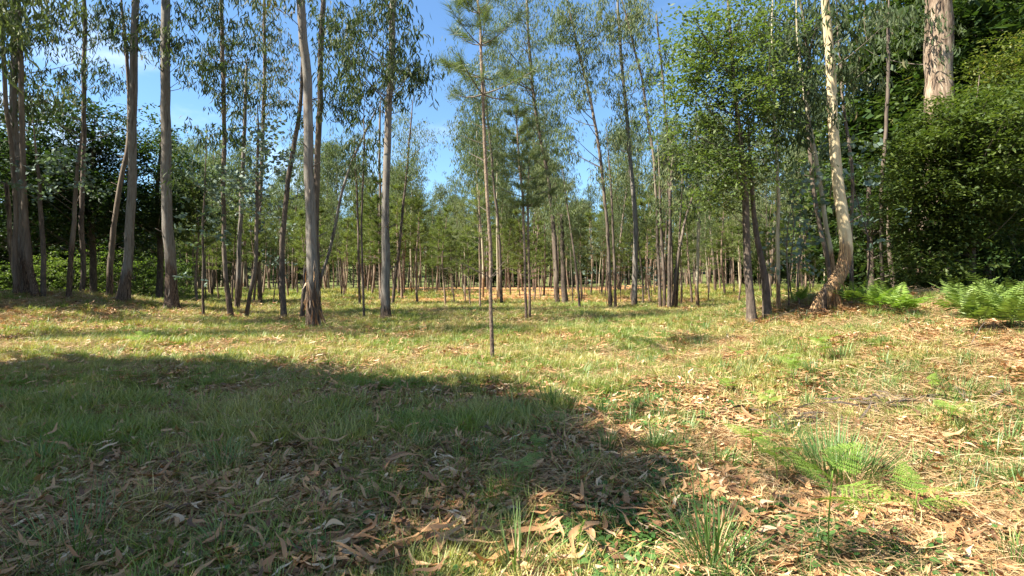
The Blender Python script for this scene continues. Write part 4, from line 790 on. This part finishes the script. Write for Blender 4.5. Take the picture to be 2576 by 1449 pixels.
# the large fallen leaves and bark strips one by one, parts of the ground
LF = [sickle(600 + k, 1, .18, .030, 0, .045).mesh('fallen_leaf', M['litter']) for k in range(14)]
x, y = samp(300, 2.15, 7.2, 1.3, 0); x[130:] = rg.uniform(-.95, .25, 170) * y[130:] * .95
for a, b in zip(x, y): put('fallen_leaf', LF[rg.integers(14)], ground, (a, b, float(gz(a, b)) + .035), (rg.normal() * .2, rg.normal() * .2, rg.uniform(0, 6.28)), rg.uniform(.7, 1.5))
BS = [sickle(640 + k, 1, .44, .042, 0, .05).mesh('bark_strip', M['litter']) for k in range(8)]
spots = [(930, 1395, 1.), (1090, 1390, 1.), (860, 1435, 1.), (1240, 1440, 1.), (700, 1440, .8), (960, 1440, 1.1), (1060, 1440, 1.2), (1180, 1425, 1.2), (1890, 1290, .9), (2050, 1270, .8), (1600, 1330, .9), (2150, 1330, .9), (2250, 1420, 1.), (1700, 1150, .7), (640, 1090, .8), (220, 1200, .8), (400, 1300, .9), (1010, 1190, .8), (900, 1270, .8), (1700, 1010, .8), (1850, 1080, .8), (2300, 960, .9), (480, 1430, .9), (640, 1350, .9), (900, 1412, 1.2), (1010, 1425, 1.3), (1130, 1415, 1.2), (1215, 1380, .9), (1100, 1280, .9), (1840, 1345, 1.0), (1960, 1330, .8), (1560, 1290, .7), (2400, 1140, 1.2), (2480, 1160, 1.1), (2020, 1345, .9), (2180, 1410, .9),
         (2420, 1380, 1.2), (1990, 1420, .9), (430, 1050, .9), (300, 1150, 1.), (560, 1180, .9), (1380, 1080, .9), (2450, 910, 1.), (1560, 1060, .8), (1780, 1230, .7), (2260, 1240, .9), (1640, 940, .9), (740, 950, .8), (330, 1270, 1), (120, 1110, 1), (1500, 1400, 1.1), (1330, 1400, 1.2)]
for (px, py, s) in spots:
    a, b, c = ground_at(px, py); put('bark_strip', BS[rg.integers(8)], ground, (a, b, float(gz(a, b)) + .06), (rg.normal() * .12, rg.normal() * .12, rg.normal() * .6), s * rg.uniform(.85, 1.15))

# tussocks that stand out
def tussock(px, py, label, H=.3, n=90, lean=.55, W=.007, spread=.09, droop=.3, mat='tussock'):
    a, b, c = ground_at(px, py); m = tuft(n, H, W, lean, droop, int(px + py), spread, 6)
    e = thing('grass_tussock', label, 'grass tussock', (a, b, float(gz(a, b))), 0); put('blades', m.mesh('blades', M[mat]), e)
    k = tuft(int(n * .5), H * .7, W * .8, lean * 1.8, droop, int(px + py) + 1, spread, 5); put('dry_blades', k.mesh('dry_blades', M['straw']), e)
for a in [(2110, 1215, 'largest dark green grass tussock, spreading in the right foreground', .46, 460, .95, .008, .34), (1530, 1150, 'upright dark tussock at the right edge of the big shadow', .30, 80, .3, .006, .08),
          (1655, 1140, 'small tussock just outside the shadow, right of the upright dark one', .24, 60, .4, .006, .08), (2035, 1035, 'round green tussock behind the largest one on the right', .27, 90, .45, .006, .09),
          (1390, 1030, 'wide dense tussock lying half in the shadow edge near the middle', .34, 140, .6, .007, .22), (1300, 1470, 'bright long blades growing up from the bottom edge, middle', .34, 46, .35, .007, .09),
          (1790, 1450, 'long arching bright blades at the bottom right of the middle', .50, 80, .7, .009, .08), (2420, 1010, 'dome shaped brownish tussock at the far right', .36, 130, .8, .006, .16),
          (1070, 1140, 'low tussock in the shade left of the small shaded fern', .22, 80, .6, .006, .12), (830, 1030, 'dark tussock in the middle of the big shadow', .22, 80, .5, .006, .14),
          (350, 850, 'sunlit tussock in front of the thick grey eucalyptus', .30, 70, .5, .009, .15), (280, 905, 'bright green tussock at the sunlit shadow edge on the left', .25, 70, .5, .008, .12),
          (800, 1450, 'few pale blades at the bottom edge left of the bark strips', .26, 18, .6, .006, .06), (180, 1400, 'long flattened dark grass at the lower left corner', .36, 180, 1.5, .006, .3),
          (560, 1200, 'flattened shaded tussock left of the lower middle', .30, 110, 1.3, .006, .2), (1760, 880, 'sunlit tussock between the clearing and the mound', .28, 70, .5, .01, .16), (2120, 910, 'tussock on the front slope of the right mound', .34, 90, .6, .009, .2),
          (690, 905, 'round tussock poking out of the upper edge of the big shadow', .2, 90, .5, .008, .18), (1180, 970, 'dark tussock beside the notch of the shadow edge', .24, 100, .6, .007, .2)]:
    tussock(*a)

# bracken ferns
def frond_mesh(seed, L=.5, mat='fern', pairs=12, solid=False):
    r = np.random.default_rng(seed); m = MB(); t = np.linspace(0, 1, 12); C = np.stack([L * t, .03 * np.sin(3 * t), L * (.12 * t - .30 * t ** 2)], -1)
    tube(m, C, np.linspace(.0022, .0008, 12), 3, cap=False)
    for i in range(pairs):
        u = .10 + .88 * i / pairs; c = np.array([np.interp(u, t, C[:, k]) for k in range(3)]); pl = L * .40 * (1 - u) ** .85 * (1 if i else .8) + .01
        for sd in (-1, 1):
            d = np.array([.42, sd * .9, -.08 + r.normal() * .08]); d /= np.linalg.norm(d); n = max(4, int(pl / .017)); q = (np.arange(n) + .5) / n; B = c + d * pl * q[:, None] - np.array([0, 0, 1]) * (.15 * pl * q ** 2)[:, None]
            ll = np.minimum(pl * .20 * (1 - q * .75) + .004, L * .040)
            if solid:
                leaves(m, c[None], d[None], np.array([pl]), np.array([max(.008, pl * .17)]), r, K=6, curve=.03, droop=.2, up=np.array([0, 0, 6.])); continue
            leaves(m, c[None], d[None], np.array([pl]), np.array([max(.004, pl * .05)]), r, K=5, droop=.15, up=np.array([0, 0, 6.]))
            for s2 in (-1, 1):
                D = np.cross(d, [0, 0, 1]) * s2 * .95 + d * .45
                leaves(m, B, np.repeat(D[None], n, 0) + r.normal(size=(n, 3)) * .06, ll, np.full(n, min(.016, pl / n * .75)), r, K=3, up=np.array([0, 0, 3.]))
    return m.mesh('frond', M[mat])
FR = {k: [frond_mesh(700 + j, .5, k) for j in range(4)] for k in ('fern', 'fern_dark')}
FR['bank'] = [frond_mesh(720 + j, .5, 'fern_dark', 15, True) for j in range(4)]; FR['bank_green'] = [frond_mesh(730 + j, .5, 'fern', 15, True) for j in range(4)]
def fern(px, py, label, H, n, size, mat='fern', cat='fern', rz=None, up=(.22, .4)):
    r = np.random.default_rng(int(px * 3 + py)); a, b, c = ground_at(px, py); e = thing('bracken_fern', label, cat, (a, b, float(gz(a, b))), r.uniform(0, 6.28) if rz is None else rz)
    m = MB(); hh = H; C = np.array([[0, 0, -.02], [.01, .01, hh * .5], [.03, .0, hh]]); tube(m, resample(C, .05), .004, 5); put('stem', m.mesh('stem', M['fern_dark' if mat == 'bank' else 'fern' if mat == 'bank_green' else mat]), e)
    for k in range(n):
        u = 1 - .5 * k / max(n, 1); aa = k * 2.4 + r.normal() * .3
        put('frond', FR[mat][r.integers(4)], e, (.03 * u, 0, hh * u), (r.normal() * .15, -(up[0] + up[1] * r.random()) , aa), size * (1.0 if k else .8) * r.uniform(.8, 1.15))
for a in [(2090, 1445, 'tall bright bracken fern rising from the bottom edge on the right', .50, 6, .72), (1960, 1250, 'bright bracken fern left of the largest tussock', .36, 5, .6), (1895, 1175, 'thin bracken fern farthest left of the right foreground ferns', .34, 5, .55),
          (2390, 1085, 'small bracken fern right of the shade-darkened debris patch', .22, 4, .5), (2350, 1000, 'low fern sprig behind the dome shaped tussock', .18, 3, .45), (2000, 990, 'pale yellow green bracken standing on a thin stem below the mound', .45, 7, .62),
          (2075, 915, 'yellow green bracken nearer the mound top', .40, 6, .6), (1860, 930, 'low bracken in the sunlit grass left of the pale one', .28, 5, .5), (1830, 1000, 'small fern frond cluster over the litter right of the shadow', .2, 5, .5), (350, 875, 'small light green fern in the sunlit grass on the left', .22, 4, .7),
          (1930, 1060, 'fern arching over the litter above the thin bracken', .26, 4, .5), (2300, 1330, 'wide bracken frond reaching right across the bottom right litter', .22, 4, .72)]: fern(*a)
for a in [(1300, 1230, 'small dark fern in the shade near the middle of the shadow', .16, 4, .5), (1350, 1165, 'second small shaded fern behind the first one', .15, 4, .42)]: fern(*a, mat='fern_dark')
for i, (px, py, s, lb) in enumerate([(2215, 790, 1.5, 'fern at the right foot of the mound beside the bent trunk'), (2270, 800, 1.5, 'broad bright fern in front of the massive shaggy trunk'), (2150, 775, 1.3, 'small fern sprouting beside the bent trunk foot'),
                         (2010, 772, 1.2, 'fern at the left side of the bent trunk foot'), (2420, 805, 1.7, 'big bluish fern fanning out in front of the dark bushes, left one'), (2500, 808, 1.8, 'big bluish fern in front of the dark bushes, middle one'), (2580, 812, 1.8, 'big bluish fern cut by the right edge of the photo'),
                         (2460, 842, 1.5, 'front fern of the bluish fern bank on the right'), (2545, 842, 1.5, 'rightmost front fern of the bluish fern bank')]):
    fern(px, py, lb, .18 + .08 * s, 13, s, up=(.35, .85), mat='bank' if i > 3 else 'bank_green')

# sticks, debris and small oddities
def stick(name, label, cat, p0, p1, r0, seed, bark='twig', arch=.04):
    a = np.array(ground_at(*p0)); b = np.array(ground_at(*p1)); a[2] = gz(a[0], a[1]) + r0; b[2] = gz(b[0], b[1]) + r0
    r = np.random.default_rng(seed); t = np.linspace(0, 1, 12)[:, None]; C = (b - a) * t + r.normal(size=(12, 3)) * .008 * np.linalg.norm(b - a) * .6 + np.array([0, 0, arch]) * np.sin(math.pi * t)
    m = MB(); tube(m, C, np.linspace(r0, r0 * .4, 12), 7, .2, seed, True); return tag(put(name, m.mesh(name, M[bark], True), None, a), label, cat)
stick('twig', 'thin grey twig lying across the shaded litter near the middle', 'stick', (1250, 1098), (1400, 1102), .007, 1)
stick('dead_branch', 'dark dead branch lying down the left side of the mound', 'branch', (1930, 815), (2045, 770), .035, 2, 'rough_bark')
stick('dead_branch', 'dark twig lying in the far sunny grass right of the middle', 'branch', (1670, 848), (1755, 842), .02, 3, 'rough_bark')
stick('twig', 'long thin twig in the shaded grass at the left centre', 'stick', (940, 1075), (1060, 1090), .008, 4)
stick('dead_branch', 'curved bark covered branch at the right edge by the dome tussock', 'branch', (2480, 1035), (2545, 990), .03, 5, 'rough_bark', .06)
stick('twig', 'thin stalk leaning up from the right slope by the dark bushes', 'stick', (2440, 880), (2520, 850), .006, 6, arch=.3)
a, b, c = ground_at(1300, 1292); m = MB(); r = np.random.default_rng(8)
n = 26; P = np.stack([r.normal(size=n) * .05, r.normal(size=n) * .025, r.uniform(.01, .05, n)], -1); leaves(m, P, r.normal(size=(n, 3)) * np.array([1, 1, .5]), r.uniform(.04, .07, n), r.uniform(.03, .05, n), r, K=4, droop=.3)
tag(put('withered_leaf_cluster', m.mesh('withered_leaf_cluster', M['straw']), None, (a, b, float(gz(a, b)))), 'pale crumpled cluster of dry leaves in the shadow at lower middle', 'dry leaves')
a, b, c = ground_at(1452, 1425); e = thing('flower_spike', 'small yellow green flower spike rising from the litter at the bottom', 'wild flower', (a, b, float(gz(a, b))))
m = MB(); C = np.array([[0, 0, 0], [.005, 0, .1], [.02, .01, .17], [.045, .01, .22]]); tube(m, resample(C, .02), .0035, 5); put('stem', m.mesh('stem', M['fern']), e)
m = MB(); n = 60; u = r.uniform(.5, 1, n); P = np.stack([np.interp(u, [0, .45, .77, 1], C[:, k]) for k in range(3)], -1); leaves(m, P, r.normal(size=(n, 3)), r.uniform(.008, .016, n), .009, r); put('florets', m.mesh('florets', M['fern']), e)
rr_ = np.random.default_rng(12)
for (px, py, lb) in [(2350, 1030, 'wide dark pile of fallen bark strips and sticks standing for shade in the right foreground'), (2080, 1075, 'wide dark heap of curled bark standing for shade right behind the largest tussock'), (1720, 855, 'brown heap of dead leaves in the sunny grass right of the middle')]:  # the two right heaps: dark bark spread wide to stand in for ground shade
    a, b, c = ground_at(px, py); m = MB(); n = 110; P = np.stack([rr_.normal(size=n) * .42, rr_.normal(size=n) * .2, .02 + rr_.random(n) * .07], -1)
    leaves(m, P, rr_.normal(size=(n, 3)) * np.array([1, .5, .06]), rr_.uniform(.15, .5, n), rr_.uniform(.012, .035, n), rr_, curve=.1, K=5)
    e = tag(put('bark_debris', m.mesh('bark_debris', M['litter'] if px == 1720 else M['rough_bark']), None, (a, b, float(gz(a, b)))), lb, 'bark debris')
